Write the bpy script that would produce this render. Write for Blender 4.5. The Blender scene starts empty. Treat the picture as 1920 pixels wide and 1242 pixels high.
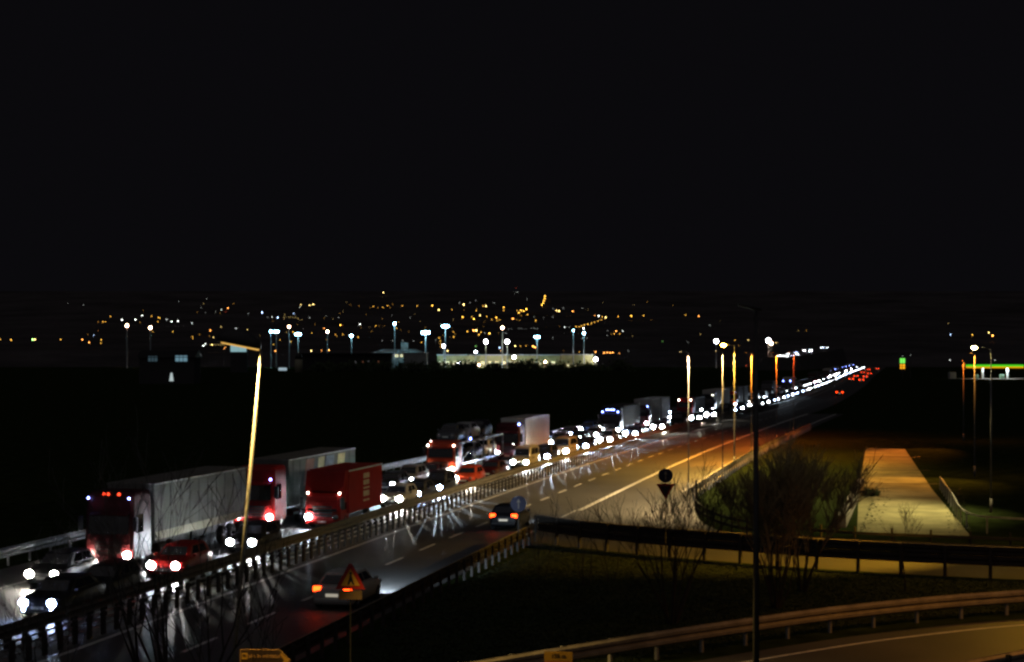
import bpy, math, random
from mathutils import Vector, Matrix
random.seed(7)
S = bpy.context.scene
C = S.collection

# ------------------------------------------------------------------ camera
H, F, HOR = 10.5, 3300.0, 660.0          # eye height, focal length and horizon row in photo pixels
cd = bpy.data.cameras.new('camera')
cam = bpy.data.objects.new('camera', cd); C.objects.link(cam)
cam.location = (0, 0, H); cam.rotation_euler = (math.pi / 2, 0, 0)
cd.sensor_width = 36; cd.lens = 36 * F / 1920; cd.shift_y = 39 / 1920
cd.clip_start = 0.5; cd.clip_end = 20000
S.camera = cam

# ------------------------------------------------------------------ night sky, faint glow of the town
w = bpy.data.worlds.new('World'); S.world = w; w.use_nodes = True
bg = w.node_tree.nodes['Background']
bg.inputs[0].default_value = (0.0030, 0.0028, 0.0036, 1); bg.inputs[1].default_value = 1.0
sd = bpy.data.lights.new('night_glow', 'SUN'); sd.energy = 0.115; sd.angle = math.radians(120); sd.color = (1.0, 0.92, 0.96)
so = bpy.data.objects.new('night_glow', sd); C.objects.link(so); so.rotation_euler = (math.radians(38), 0, math.radians(-12))

S.view_settings.view_transform = 'Standard'; S.view_settings.look = 'None'
S.view_settings.exposure = 0.0; S.view_settings.gamma = 1.0
S.render.engine = 'CYCLES'
cy = S.cycles
cy.use_denoising = True; cy.use_adaptive_sampling = False
cy.max_bounces = 4; cy.diffuse_bounces = 0; cy.glossy_bounces = 2; cy.transmission_bounces = 2
cy.sample_clamp_indirect = 0.6; cy.caustics_reflective = False; cy.caustics_refractive = False
cy.pixel_filter_type = 'BLACKMAN_HARRIS'; cy.filter_width = 2.6
cy.use_light_tree = True

# ------------------------------------------------------------------ helpers
MATS = {}
def mat(name, col, rough=0.6, metal=0.0, var=0.25, scale=3.0, emit=None, strength=0.0, bump=0.0, sample=False, spec=0.5):
    if name in MATS: return MATS[name]
    m = bpy.data.materials.new(name); m.use_nodes = True
    nt = m.node_tree; b = nt.nodes['Principled BSDF']
    b.inputs['Base Color'].default_value = (*col, 1); b.inputs['Roughness'].default_value = rough
    b.inputs['Metallic'].default_value = metal; b.inputs['Specular IOR Level'].default_value = spec
    if emit is not None:
        b.inputs['Emission Color'].default_value = (*emit, 1); b.inputs['Emission Strength'].default_value = strength
        m.cycles.emission_sampling = 'AUTO' if sample else 'NONE'
    elif var > 0:
        tc = nt.nodes.new('ShaderNodeTexCoord')
        n = nt.nodes.new('ShaderNodeTexNoise'); n.inputs['Scale'].default_value = scale
        n.inputs['Detail'].default_value = 6; n.inputs['Roughness'].default_value = 0.65
        r = nt.nodes.new('ShaderNodeValToRGB')
        r.color_ramp.elements[0].position = 0.3; r.color_ramp.elements[1].position = 0.72
        r.color_ramp.elements[0].color = (*[c * (1 - var) for c in col], 1)
        r.color_ramp.elements[1].color = (*[min(1, c * (1 + var)) for c in col], 1)
        nt.links.new(tc.outputs['Object'], n.inputs['Vector']); nt.links.new(n.outputs['Fac'], r.inputs['Fac'])
        nt.links.new(r.outputs['Color'], b.inputs['Base Color'])
        if bump:
            bp = nt.nodes.new('ShaderNodeBump'); bp.inputs['Strength'].default_value = bump
            nt.links.new(n.outputs['Fac'], bp.inputs['Height']); nt.links.new(bp.outputs['Normal'], b.inputs['Normal'])
    MATS[name] = m
    return m

class MB:
    def __init__(s): s.v = []; s.f = []; s.mi = []
    def poly(s, pts, mi=0):
        k = len(s.v); s.v += [tuple(p) for p in pts]; s.f.append(tuple(range(k, k + len(pts)))); s.mi.append(mi); return s
    def hexa(s, p, mi=0):              # 8 points: lower ring 0-3, upper ring 4-7
        k = len(s.v); s.v += [tuple(q) for q in p]
        for q in ((3, 2, 1, 0), (4, 5, 6, 7), (0, 1, 5, 4), (1, 2, 6, 5), (2, 3, 7, 6), (3, 0, 4, 7)):
            s.f.append(tuple(k + i for i in q)); s.mi.append(mi)
        return s
    def box(s, x0, x1, y0, y1, z0, z1, mi=0, ch=0.0):
        if ch <= 0:
            return s.hexa([(x0, y0, z0), (x1, y0, z0), (x1, y1, z0), (x0, y1, z0), (x0, y0, z1), (x1, y0, z1), (x1, y1, z1), (x0, y1, z1)], mi)
        def ring(z, i): return [(x0 + i + ch, y0 + i, z), (x1 - i - ch, y0 + i, z), (x1 - i, y0 + i + ch, z), (x1 - i, y1 - i - ch, z), (x1 - i - ch, y1 - i, z), (x0 + i + ch, y1 - i, z), (x0 + i, y1 - i - ch, z), (x0 + i, y0 + i + ch, z)]
        return s.rings([ring(z0, ch * .7), ring(z0 + ch, 0), ring(z1 - ch, 0), ring(z1, ch * .7)], mi)
    def rings(s, rr, mi=0, caps=True):
        k = len(s.v); n = len(rr[0])
        for r in rr: s.v += [tuple(p) for p in r]
        for a in range(len(rr) - 1):
            for i in range(n):
                j = (i + 1) % n
                s.f.append((k + a * n + i, k + a * n + j, k + (a + 1) * n + j, k + (a + 1) * n + i)); s.mi.append(mi)
        if caps:
            s.f.append(tuple(k + i for i in reversed(range(n)))); s.mi.append(mi)
            s.f.append(tuple(k + (len(rr) - 1) * n + i for i in range(n))); s.mi.append(mi)
        return s
    def tube(s, p0, p1, r0, r1=None, n=8, mi=0, caps=True):
        r1 = r0 if r1 is None else r1
        p0 = Vector(p0); p1 = Vector(p1); d = (p1 - p0).normalized()
        a = d.orthogonal().normalized(); b = d.cross(a)
        R = [[p + (a * math.cos(t * math.tau / n) + b * math.sin(t * math.tau / n)) * r for t in range(n)] for p, r in ((p0, r0), (p1, r1))]
        return s.rings(R, mi, caps)
    def disc_y(s, x, y, z, ry, rz, d, n=16, mi=0):   # a lens dome facing +x
        R = []
        for t, q in ((0, 1.0), (d * .6, .85), (d, .5)):
            R.append([(x + t, y + ry * q * math.cos(i * math.tau / n), z + rz * q * math.sin(i * math.tau / n)) for i in range(n)])
        return s.rings(R, mi)
    def sphere(s, c, r, n=8, m=5, mi=0, sz=1.0):
        R = []
        for j in range(m + 1):
            t = math.pi * (j + .02) / (m + .04)
            R.append([(c[0] + r * math.sin(t) * math.cos(i * math.tau / n), c[1] + r * math.sin(t) * math.sin(i * math.tau / n), c[2] - r * sz * math.cos(t)) for i in range(n)])
        return s.rings(R, mi)
    def mesh(s, name, mats, smooth=False):
        me = bpy.data.meshes.new(name); me.from_pydata(s.v, [], s.f)
        for m in (mats if isinstance(mats, (list, tuple)) else [mats]): me.materials.append(m)
        me.polygons.foreach_set('material_index', s.mi)
        if smooth: me.polygons.foreach_set('use_smooth', [True] * len(s.f))
        me.update(); return me
    def build(s, name, mats, parent=None, smooth=False):
        return link(name, s.mesh(name, mats, smooth), parent)

def link(name, data, parent=None, loc=None, rot=None):
    o = bpy.data.objects.new(name, data); C.objects.link(o)
    if parent: o.parent = parent
    if loc is not None: o.location = loc
    if rot is not None: o.rotation_euler = rot
    return o
def thing(name, label, cat, loc=(0, 0, 0), rz=0.0, group=None):
    o = link(name, None, None, loc, (0, 0, rz)); tag(o, label, cat, group); return o
def tag(o, label, cat, group=None):
    o['label'] = label; o['category'] = cat
    if group: o['group'] = group
    return o
def struct(o): o['kind'] = 'structure'; return o

# ------------------------------------------------------------------ the line of the motorway
# left edge line of the near carriageway: X as a smooth function of Y (metres)
CP = [(-40, -37.5), (20, -24.6), (60, -15.8), (96, -8.2), (134, 0.2), (166, 7.5), (203, 16.6), (262, 32.0), (346, 54.5), (533, 98), (770, 150), (1155, 236), (1500, 312)]
def x0(Y):
    n = len(CP)
    i = max(0, min(n - 2, next((k for k in range(n - 1) if Y < CP[k + 1][0]), n - 2)))
    def tang(k):
        a, b = CP[max(0, k - 1)], CP[min(n - 1, k + 1)]
        return (b[1] - a[1]) / (b[0] - a[0])
    (ya, xa), (yb, xb) = CP[i], CP[i + 1]; h = yb - ya; t = (Y - ya) / h
    return (2 * t**3 - 3 * t**2 + 1) * xa + (t**3 - 2 * t**2 + t) * h * tang(i) + (-2 * t**3 + 3 * t**2) * xb + (t**3 - t**2) * h * tang(i + 1)
def slope(Y): return (x0(Y + .5) - x0(Y - .5))
def rp(Y, d, z=0.0):
    s = slope(Y); n = math.hypot(1, s)
    return Vector((x0(Y) + d / n, Y - d * s / n, z))
def px(p): return 960 + F * p[0] / p[1]
def at_px(x, d):                           # distance along the road at which lane d crosses a column of the photo
    a, b = 45.0, 1480.0
    for _ in range(50):
        m = (a + b) / 2
        if px(rp(m, d)) < x: a = m
        else: b = m
    return a
def gp(x, y, z=0.0):                       # ground point under a pixel
    Y = F * H / (y - HOR); return Vector(((x - 960) * Y / F, Y, z))
def hd(Y): s = slope(Y); return math.atan2(1, s)   # heading of the road
def steps(a, b, st):
    n = max(1, int(round((b - a) / st))); return [a + (b - a) * i / n for i in range(n + 1)]

# ------------------------------------------------------------------ surface materials
def road_material():
    m = bpy.data.materials.new('asphalt'); m.use_nodes = True; nt = m.node_tree; b = nt.nodes['Principled BSDF']
    tc = nt.nodes.new('ShaderNodeTexCoord')
    n1 = nt.nodes.new('ShaderNodeTexNoise'); n1.inputs['Scale'].default_value = 0.22; n1.inputs['Detail'].default_value = 5
    n2 = nt.nodes.new('ShaderNodeTexNoise'); n2.inputs['Scale'].default_value = 14; n2.inputs['Detail'].default_value = 4
    mx = nt.nodes.new('ShaderNodeMix'); mx.data_type = 'FLOAT'; mx.inputs[0].default_value = .45
    r = nt.nodes.new('ShaderNodeValToRGB'); r.color_ramp.elements[0].position = .3; r.color_ramp.elements[1].position = .7
    r.color_ramp.elements[0].color = (.038, .037, .036, 1); r.color_ramp.elements[1].color = (.09, .086, .08, 1)
    nt.links.new(tc.outputs['Object'], n1.inputs['Vector']); nt.links.new(tc.outputs['Object'], n2.inputs['Vector'])
    nt.links.new(n1.outputs['Fac'], mx.inputs[2]); nt.links.new(n2.outputs['Fac'], mx.inputs[3])
    nt.links.new(mx.outputs[0], r.inputs['Fac']); nt.links.new(r.outputs['Color'], b.inputs['Base Color'])
    b.inputs['Roughness'].default_value = .56
    bp = nt.nodes.new('ShaderNodeBump'); bp.inputs['Strength'].default_value = .12
    nt.links.new(n2.outputs['Fac'], bp.inputs['Height']); nt.links.new(bp.outputs['Normal'], b.inputs['Normal'])
    return m
ASPH = road_material()
GRASS = mat('rough_grass', (.022, .032, .011), 1.0, var=.6, scale=.8, bump=.6, spec=0.0)
CONC = mat('concrete', (.30, .29, .27), .85, var=.25, scale=1.2)
PAINT = mat('road_paint', (.62, .61, .57), .7, var=.25, scale=2.5)
STEEL = mat('galvanised_steel', (.42, .42, .41), .5, .6, var=.25, scale=2)
RUST = mat('weathered_rail', (.30, .26, .20), .6, .25, var=.35, scale=1.5)
DRUST = mat('dark_rail', (.032, .027, .022), .7, .1, var=.3)
POLE = mat('painted_pole', (.22, .215, .20), .6, .1, var=.12, scale=2)
DARKP = mat('dark_pole', (.05, .05, .05), .6, .2, var=.2)
BLACK = mat('black_plastic', (.015, .015, .016), .5, var=.2)
GLASS = mat('dark_glass', (.008, .009, .011), .08, 0, var=0, spec=.8)
TYRE = mat('tyre_rubber', (.02, .02, .02), .85, var=.3)
RIM = mat('wheel_rim', (.35, .35, .36), .35, .8, var=.1)
CHROME = mat('bright_trim', (.6, .6, .6), .2, .9, var=.05)
PLATE = mat('number_plate', (.7, .7, .66), .5, var=.05)
BARK = mat('bark', (.030, .024, .020), .9, var=.4, scale=8)
TWIG = mat('dry_twigs', (.42, .31, .14), .9, var=.4, scale=6)
LEAF = mat('dark_foliage', (.05, .075, .03), .9, var=.5, scale=2)

HL_W = mat('headlight_white', (1, 1, 1), .3, emit=(.86, .93, 1.0), strength=420)
HL_Y = mat('headlight_warm', (1, 1, 1), .3, emit=(1.0, .93, .80), strength=420)
HL_FAR = mat('far_headlight', (1, 1, 1), .3, emit=(.88, .94, 1.0), strength=34)
HL_FARB = mat('far_led', (1, 1, 1), .3, emit=(.45, .6, 1.0), strength=35)
HL_B = mat('daylight_led', (1, 1, 1), .3, emit=(.42, .55, 1.0), strength=170)
TAIL = mat('tail_light', (.5, .02, .01), .3, emit=(1.0, .045, .004), strength=12)
MARK_B = mat('marker_blue', (1, 1, 1), .3, emit=(.22, .30, 1.0), strength=22)
MARK_W = mat('marker_white', (1, 1, 1), .3, emit=(1.0, .88, .74), strength=22)
MARK_R = mat('marker_red', (1, .1, .05), .3, emit=(1.0, .06, .02), strength=4)
MARK_A = mat('marker_amber', (1, .4, .05), .3, emit=(1.0, .38, .03), strength=8)

# ------------------------------------------------------------------ ground and roads
g = MB().poly([(-9000, -200, 0), (9000, -200, 0), (9000, 9000, 0), (-9000, 9000, 0)])
struct(g.build('ground', GRASS))
def strip(name, Ys, dl, dr, z, m, parent=None):
    b = MB()
    for a, c in zip(Ys[:-1], Ys[1:]):
        b.poly([rp(a, dl, z), rp(a, dr, z), rp(c, dr, z), rp(c, dl, z)])
    return b.build(name, m, parent)
YS = steps(20, 346, 6) + steps(346, 1490, 25)[1:]
left_road = struct(strip('motorway_left_carriageway', YS, -13.8, -2.45, .012, ASPH))
near_road = struct(strip('motorway_near_carriageway', YS, -.35, 8.4, .012, ASPH))
accel = struct(strip('acceleration_lane', steps(97, 300, 6), 8.4, 14.0, .010, ASPH))
struct(strip('median_strip', YS, -2.45, -.35, .02, mat('dirty_concrete', (.13, .125, .115), .9, var=.35, scale=1.5)))
# painted lines
strip('edge_line', YS, -.1, .1, .018, PAINT, near_road)
strip('edge_line', steps(118, 300, 6), 7.85, 8.2, .019, PAINT, near_road)
strip('edge_line', steps(28, 118, 6), 7.7, 7.85, .018, PAINT, near_road)
strip('edge_line', steps(135, 300, 6), 12.6, 12.85, .016, PAINT, accel)
strip('edge_line', YS, -3.0, -2.82, .018, PAINT, left_road)
strip('edge_line', YS, -10.6, -10.4, .018, PAINT, left_road)
for k in range(46):
    Y = 62.3 + k * 6.28
    strip('lane_dash', [Y, Y + 3.1], 3.82, 3.98, .018, PAINT, near_road)
for k in range(25):
    Y = 52 + k * 12
    strip('lane_dash', [Y, Y + 4.5], -6.85, -6.7, .018, PAINT, left_road)

def smooth_path(P, n=8):
    out = []
    P = [Vector((*p, 0)) if len(p) == 2 else Vector(p) for p in P]
    for i in range(len(P) - 1):
        a, b, c, d = P[max(0, i - 1)], P[i], P[i + 1], P[min(len(P) - 1, i + 2)]
        for k in range(n):
            t = k / n
            out.append(.5 * ((2 * b) + (c - a) * t + (2 * a - 5 * b + 4 * c - d) * t * t + (3 * b - a - 3 * c + d) * t ** 3))
    out.append(P[-1]); return out
def ribbon(name, A, B, z, m, parent=None):
    b = MB()
    for i in range(len(A) - 1):
        b.poly([(A[i].x, A[i].y, z), (B[i].x, B[i].y, z), (B[i + 1].x, B[i + 1].y, z), (A[i + 1].x, A[i + 1].y, z)])
    return b.build(name, m, parent)
def offset(P, d):
    out = []
    for i, p in enumerate(P):
        t = (P[min(i + 1, len(P) - 1)] - P[max(i - 1, 0)]).normalized()
        out.append(p + Vector((t.y, -t.x, 0)) * d)
    return out
# slip road curving in from the right
R1 = smooth_path([(1.48, 97.6), (4.0, 93.9), (7.0, 90.9), (10.3, 88.3), (15.0, 85.0), (21.4, 81.9), (30, 79.2), (46, 76.5)])
R1F = smooth_path([(13.2, 127.0), (11.9, 114), (11.9, 105.5), (13.2, 99.2), (16.8, 94.0), (22.5, 91.2), (30, 88.8), (46, 86)])
struct(ribbon('slip_road', R1, R1F, .008, ASPH))
# lower ramp in the right foreground
R2 = smooth_path([(-8, 47.5), (2.45, 57.6), (9.3, 63.6), (13.5, 66.7), (18.7, 69.6), (26, 72.2), (40, 75)])
R2N = offset(R2, 10.2)
ramp2 = struct(ribbon('lower_ramp', offset(R2, 1.0), R2N, .012, ASPH))
ribbon('edge_line', offset(R2, 2.15), offset(R2, 2.32), .017, PAINT, ramp2)
# disused straight lane beyond the slip road
STUB = mat('overgrown_lane', (.30, .285, .16), 1.0, var=.45, scale=.35, bump=.4, spec=.05)
sl = struct(MB().poly([(19.9, 101.5, .014), (26.0, 99.5, .014), (32.0, 134, .014), (27.0, 137, .014)]).poly([(27.0, 137, .014), (32.0, 134, .014), (42.4, 190, .014), (38.6, 192, .014)]).build('disused_lane', STUB))
JOINT = mat('joint_tar', (.03, .028, .025), .9, var=.2)
for Y, xa, xb in ((140, 27.6, 33.9), (156, 31.1, 36.9), (176, 35.4, 40.7)):
    MB().poly([(xa, Y, .02), (xb, Y - .8, .02), (xb, Y - .25, .02), (xa, Y + .55, .02)]).build('slab_joint', JOINT, sl)

# ------------------------------------------------------------------ crash barriers
def sweep(prof, path, mi=0, b=None):
    b = b or MB(); rr = []
    for i, p in enumerate(path):
        t = (path[min(i + 1, len(path) - 1)] - path[max(i - 1, 0)]); t.z = 0; t.normalize()
        n = Vector((t.y, -t.x, 0))
        rr.append([(p.x + n.x * o, p.y + n.y * o, p.z + z) for o, z in prof])
    return b.rings(rr, mi)
def wave(z0, z1, k=2, depth=.075, side=1):
    pts = []; h = (z1 - z0) / k
    for i in range(k):
        z = z0 + i * h
        pts += [(0, z), (depth, z + h * .25), (depth, z + h * .62), (0, z + h * .92)]
    pts.append((0, z1))
    pts = [(side * a, b) for a, b in pts]
    return pts + [(a - side * .012, b) for a, b in reversed(pts)]
def resample(path, st, off=0.0):
    out = []; acc = -off; nxt = 0.0
    for a, b in zip(path[:-1], path[1:]):
        L = (b - a).length
        while nxt <= acc + L:
            if nxt >= acc: out.append((a.lerp(b, (nxt - acc) / L if L else 0), (b - a).normalized()))
            nxt += st
        acc += L
    return out
def posts(parent, path, st, w, dpt, h, m, side=0.0):
    me = MB().box(-dpt / 2, dpt / 2, -w / 2, w / 2, -.05, h, ch=.012).mesh('post', m)
    for p, t in resample(path, st):
        n = Vector((t.y, -t.x, 0))
        link('post', me, parent, p + n * side, (0, 0, math.atan2(t.y, t.x)))
def road_path(a, b, d, st=3): return [rp(Y, d) for Y in steps(a, b, st)]

# near median barrier: slim posts and three slim rails
mb = thing('median_barrier', 'slim barrier of close posts and thin rails along the near carriageway edge of the median', 'guardrail')
P = road_path(46, 330, -.6)
for z in (.34, .58, .80):
    sweep([(-.03, z), (.03, z), (.03, z + .055), (-.03, z + .055)], P).build('rail', STEEL, mb)
posts(mb, P, 1.16, .09, .30, .88, DRUST, .08)
sweep([(-.03, .5), (.03, .5), (.03, .8), (-.03, .8)], road_path(330, 1300, -.6, 20)).build('rail', STEEL, mb)
# far median barrier: broad rail facing the jammed carriageway
fb = thing('median_crash_barrier', 'broad brown steel rail beside the jammed traffic behind the slim barrier', 'guardrail')
P = road_path(46, 330, -2.05)
sweep(wave(.50, 1.02, 2, .08, -1), P).build('beam', mat('dull_rail', (.15, .135, .11), .75, .1, var=.3), fb)
posts(fb, P, 1.30, .10, .45, .96, DRUST, -.17)
sweep(wave(.50, 1.02, 1, .08, -1), road_path(330, 1300, -2.05, 20)).build('beam', RUST, fb)
# far side of the jammed carriageway
lb = thing('roadside_crash_barrier', 'pale steel crash barrier on the far verge behind the jammed traffic', 'guardrail')
P = road_path(46, 330, -14.1)
sweep(wave(.45, .95, 2, .08, 1), P).build('beam', STEEL, lb)
posts(lb, P, 2.25, .10, .10, .93, STEEL, -.12)
sweep(wave(.45, .95, 1, .08, 1), road_path(330, 1200, -14.1, 20)).build('beam', STEEL, lb)
# right of the near carriageway up to the nose
rb = thing('verge_crash_barrier', 'dark crash barrier on the right verge running up to the nose of the slip road', 'guardrail')
P = road_path(30, 97.5, 8.9, 2.5)
sweep(wave(.48, .98, 2, .08, -1), P).build('beam', DRUST, rb)
sweep([(-.02, .985), (.03, .985), (.03, 1.01), (-.02, 1.01)], P).build('top_edge', RUST, rb)
posts(rb, P, 1.5, .12, .12, .96, DRUST, .13)
# slip road, near side: tall dark double rail
sb = thing('slip_road_barrier', 'tall dark double rail with posts along the near side of the slip road', 'guardrail')
sweep(wave(.58, 1.02, 2, .08, 1), R1).build('beam', DRUST, sb)
sweep(wave(1.03, 1.45, 2, .08, 1), R1).build('beam', DRUST, sb)
sweep([(-.09, 1.452), (.1, 1.452), (.1, 1.48), (-.09, 1.48)], R1).build('top_rail', RUST, sb)
posts(sb, R1, 2.05, .15, .15, 1.44, DRUST, .19)
# slip road, far side
sf = thing('slip_road_far_barrier', 'low slatted rail on the far side of the slip road before the disused lane', 'guardrail')
P = offset(R1F, .0)
sweep([(-.03, .86), (.03, .86), (.03, 1.0), (-.03, 1.0)], P).build('rail', DRUST, sf)
sweep([(-.03, .45), (.03, .45), (.03, .6), (-.03, .6)], P).build('rail', DRUST, sf)
posts(sf, P, 2.0, .1, .1, 1.25, DRUST, -.09)
ab = thing('acceleration_lane_barrier', 'crash barrier with pale post ends right of the acceleration lane', 'guardrail')
P = road_path(127.5, 240, 14.3)
sweep(wave(.48, .95, 2, .08, -1), P).build('beam', DRUST, ab)
posts(ab, P, 2.0, .12, .12, .93, STEEL, .13)
# lower ramp, far and near side
rf = thing('ramp_crash_barrier', 'amber-lit double rail curving along the far side of the lower ramp', 'guardrail')
sweep(wave(.47, .99, 2, .09, 1), R2).build('beam', RUST, rf)
posts(rf, R2, 2.25, .12, .12, .97, STEEL, -.12)
rn = thing('ramp_near_barrier', 'dim double rail along the near side of the lower ramp, bottom right corner', 'guardrail')
sweep(wave(.47, .99, 2, .09, 1), R2N).build('beam', RUST, rn)
posts(rn, R2N, 2.25, .14, .14, .97, DRUST, .14)
# walls of the disused lane
wl = tag(MB().hexa([(19.5, 105.2, 0), (19.95, 105.1, 0), (27.3, 136.5, 0), (26.9, 136.6, 0), (19.5, 105.2, .75), (19.95, 105.1, .75), (27.3, 136.5, .75), (26.9, 136.6, .75)]).build('parapet_wall', CONC), 'low pale wall on the left of the disused lane', 'wall')
wr = thing('lane_fence', 'thin rail on the right edge of the disused lane', 'fence')
P = smooth_path([(32.6, 134.0), (29.5, 118), (27.0, 104.5), (28.5, 100.8), (34, 99.5), (46, 98.5)])
sweep([(-.03, .92), (.03, .92), (.03, 1.02), (-.03, 1.02)], P).build('rail', STEEL, wr)
posts(wr, P, 3.0, .08, .08, 1.0, STEEL)

# ------------------------------------------------------------------ street lamps
SOD = (1.0, .56, .13)
def street_lamp(label, base, h, arm, col, watts, top=None, hood=False, bowl=0.0, r=.085, angle=164, group=None, dark=False, blend=.35, aim=0.0, spill=0):
    base = Vector(base); top = Vector(top) if top else base + Vector((0, 0, h))
    t = thing('street_lamp', label, 'street lamp', base, group=group)
    T = top - base; pm = DARKP if dark else POLE
    MB().tube((0, 0, -.05), T, r * 1.15, r * .62, 10).build('pole', pm, t, True)
    MB().tube((0, 0, 0), (0, 0, .9), r * 1.6, r * 1.45, 10).build('base_sleeve', pm, t, True)
    A = Vector(arm); e = T + A; u = A.normalized()
    MB().tube(T - Vector((0, 0, .02)), T + A * .55 + Vector((0, 0, .06)), r * .55, r * .5, 8).build('arm', DARKP, t, True)
    n = u.cross(Vector((0, 0, 1))).normalized()
    b = MB(); L = .62 if hood else .3; W = .26 if hood else .15; hh = .42 if hood else .10
    rr = []
    for k, (q, wv, zz) in enumerate(((-1, .35, .3), (-.75, .8, .75), (-.2, 1, 1), (.4, .95, .9), (.85, .6, .55), (1, .2, .25))):
        ring = []
        for i in range(10):
            a = i * math.tau / 10; zv = math.sin(a); zv = zv * hh * zz if zv > 0 else zv * .05
            p = e + u * (q * L) + n * (math.cos(a) * W * wv) + Vector((0, 0, .06 + zv)); ring.append(p)
        rr.append(ring)
    b.rings(rr).build('lamp_head', DARKP, t, True)
    if dark: return t
    em = mat('lamp_%d_%d_%d_%d' % (int(col[0] * 99), int(col[1] * 99), int(col[2] * 99), int(bowl * 10)), (1, 1, 1), .3, emit=col, strength=110 if bowl else 12)
    if hood:
        p0 = e - u * .58; p1 = e + u * .5
        MB().tube(p0 + Vector((0, 0, .0)), p1 + Vector((0, 0, .0)), .035, .03, 8).build('lamp_glass', mat('hood_tube', (1, .8, .4), .4, emit=(1.0, .55, .12), strength=.8), t)
    elif bowl: MB().sphere(e + Vector((0, 0, -.03)), bowl, 10, 6, sz=.6).build('lamp_glass', em, t, True)
    else: MB().tube(e + Vector((0, 0, .035)), e + Vector((0, 0, .016)), W * .6, W * .55, 10).build('lamp_glass', em, t)
    ld = bpy.data.lights.new('lamp_light', 'SPOT'); ld.energy = watts; ld.color = col; ld.spot_size = math.radians(angle); ld.spot_blend = blend; ld.shadow_soft_size = .10
    lo = link('lamp_light', ld, t, e + (A * .55 if hood else Vector()) + Vector((0, 0, -.08 - (bowl * .7 if bowl else 0))))
    if spill:
        l2 = bpy.data.lights.new('lamp_spill', 'SPOT'); l2.energy = spill; l2.color = col; l2.spot_size = math.radians(160); l2.spot_blend = .3; l2.shadow_soft_size = .1
        link('lamp_spill', l2, t, e + Vector((0, 0, -.06)))
    hu = Vector((u.x, u.y, 0)).normalized(); lo.rotation_euler = (hu * math.sin(math.radians(aim)) + Vector((0, 0, -math.cos(math.radians(aim))))).to_track_quat('-Z', 'Y').to_euler()
    return t
street_lamp('leaning lit lamp post with a bulky dark hood, left foreground', (-7.93, 49, 0), 10.6, (-.62, -.02, .12), (1.0, .64, .17), 9000, top=(-6.98, 49, 10.55), hood=True, r=.058, angle=78, aim=-33, blend=.3)
tilt = [  # label, distance, side offset, top height, colour, watts, bowl
 ('slim grey lamp post, leftmost of the row beside the acceleration lane', at_px(1291, 13.5), 13.5, 10.45, (1.0, .68, .30), 11500, 0),
 ('second slim lamp post from the left, just before the bright lamp', at_px(1355, 13.5), 13.5, 10.5, (1.0, .60, .18), 8500, 0),
 ('bright glowing lamp on a yellow post in the middle of the row', at_px(1377, 13.6), 13.6, 11.1, (1.0, .52, .06), 11000, .25),
 ('slim pale lamp post right of the bright yellow lamp', at_px(1409, 13.5), 13.5, 10.4, (1.0, .33, .03), 15000, 0),
 ('thin amber lamp post, second from the far end of the row', at_px(1456, 13.5), 13.5, 10.4, (1.0, .19, .015), 8000, 0),
 ('thin reddish lamp post at the far end of the row', at_px(1488, 13.5), 13.5, 10.4, (1.0, .13, .02), 1500, 0)]
for lab, Y, d, h, col, wt, bowl in tilt:
    p = rp(Y, d); s = slope(Y); a = Vector((-1, s, .05)).normalized() * (1.0 if bowl else .55)
    street_lamp(lab, p, h, a, col, wt, bowl=bowl, r=.042 if bowl == 0 else .065, angle=141, aim=4, blend=.35)
street_lamp('rightmost lamp post of three by the disused lane, its lamp bar lit', (31.3, 115, 0), 10.7, (-1.1, 0, .1), (1.0, .80, .34), 8500, bowl=.17, angle=116, aim=40, blend=.7, r=.06, spill=700)
street_lamp('middle lamp post of three by the disused lane', (38.9, 148, 0), 10.3, (-.42, -.42, .05), (1.0, .40, .05), 10000, angle=76, aim=46, blend=.9, r=.06, spill=900)
street_lamp('shortest lamp post of three by the disused lane', (53.1, 207, 0), 9.4, (-.26, -.54, .05), (1.0, .24, .02), 60000, angle=26, aim=71, blend=.9, r=.06, spill=700)
street_lamp('tall unlit black lamp post in the right foreground', (6.24, 45, 0), 11.55, (-.16, 0, .04), SOD, 0, dark=True, hood=False, r=.085)
street_lamp('street lamp over the lower ramp beyond the right edge', (21.5, 60.5, 0), 10.0, (-1.0, .4, .05), (1.0, .38, .03), 1900, angle=150, blend=.8)
street_lamp('street lamp over the slip road beyond the right edge', (27.6, 87.5, 0), 10.6, (-.7, .1, .05), (1.0, .50, .03), 26000, angle=56, aim=50, blend=.8, spill=1600)

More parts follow.
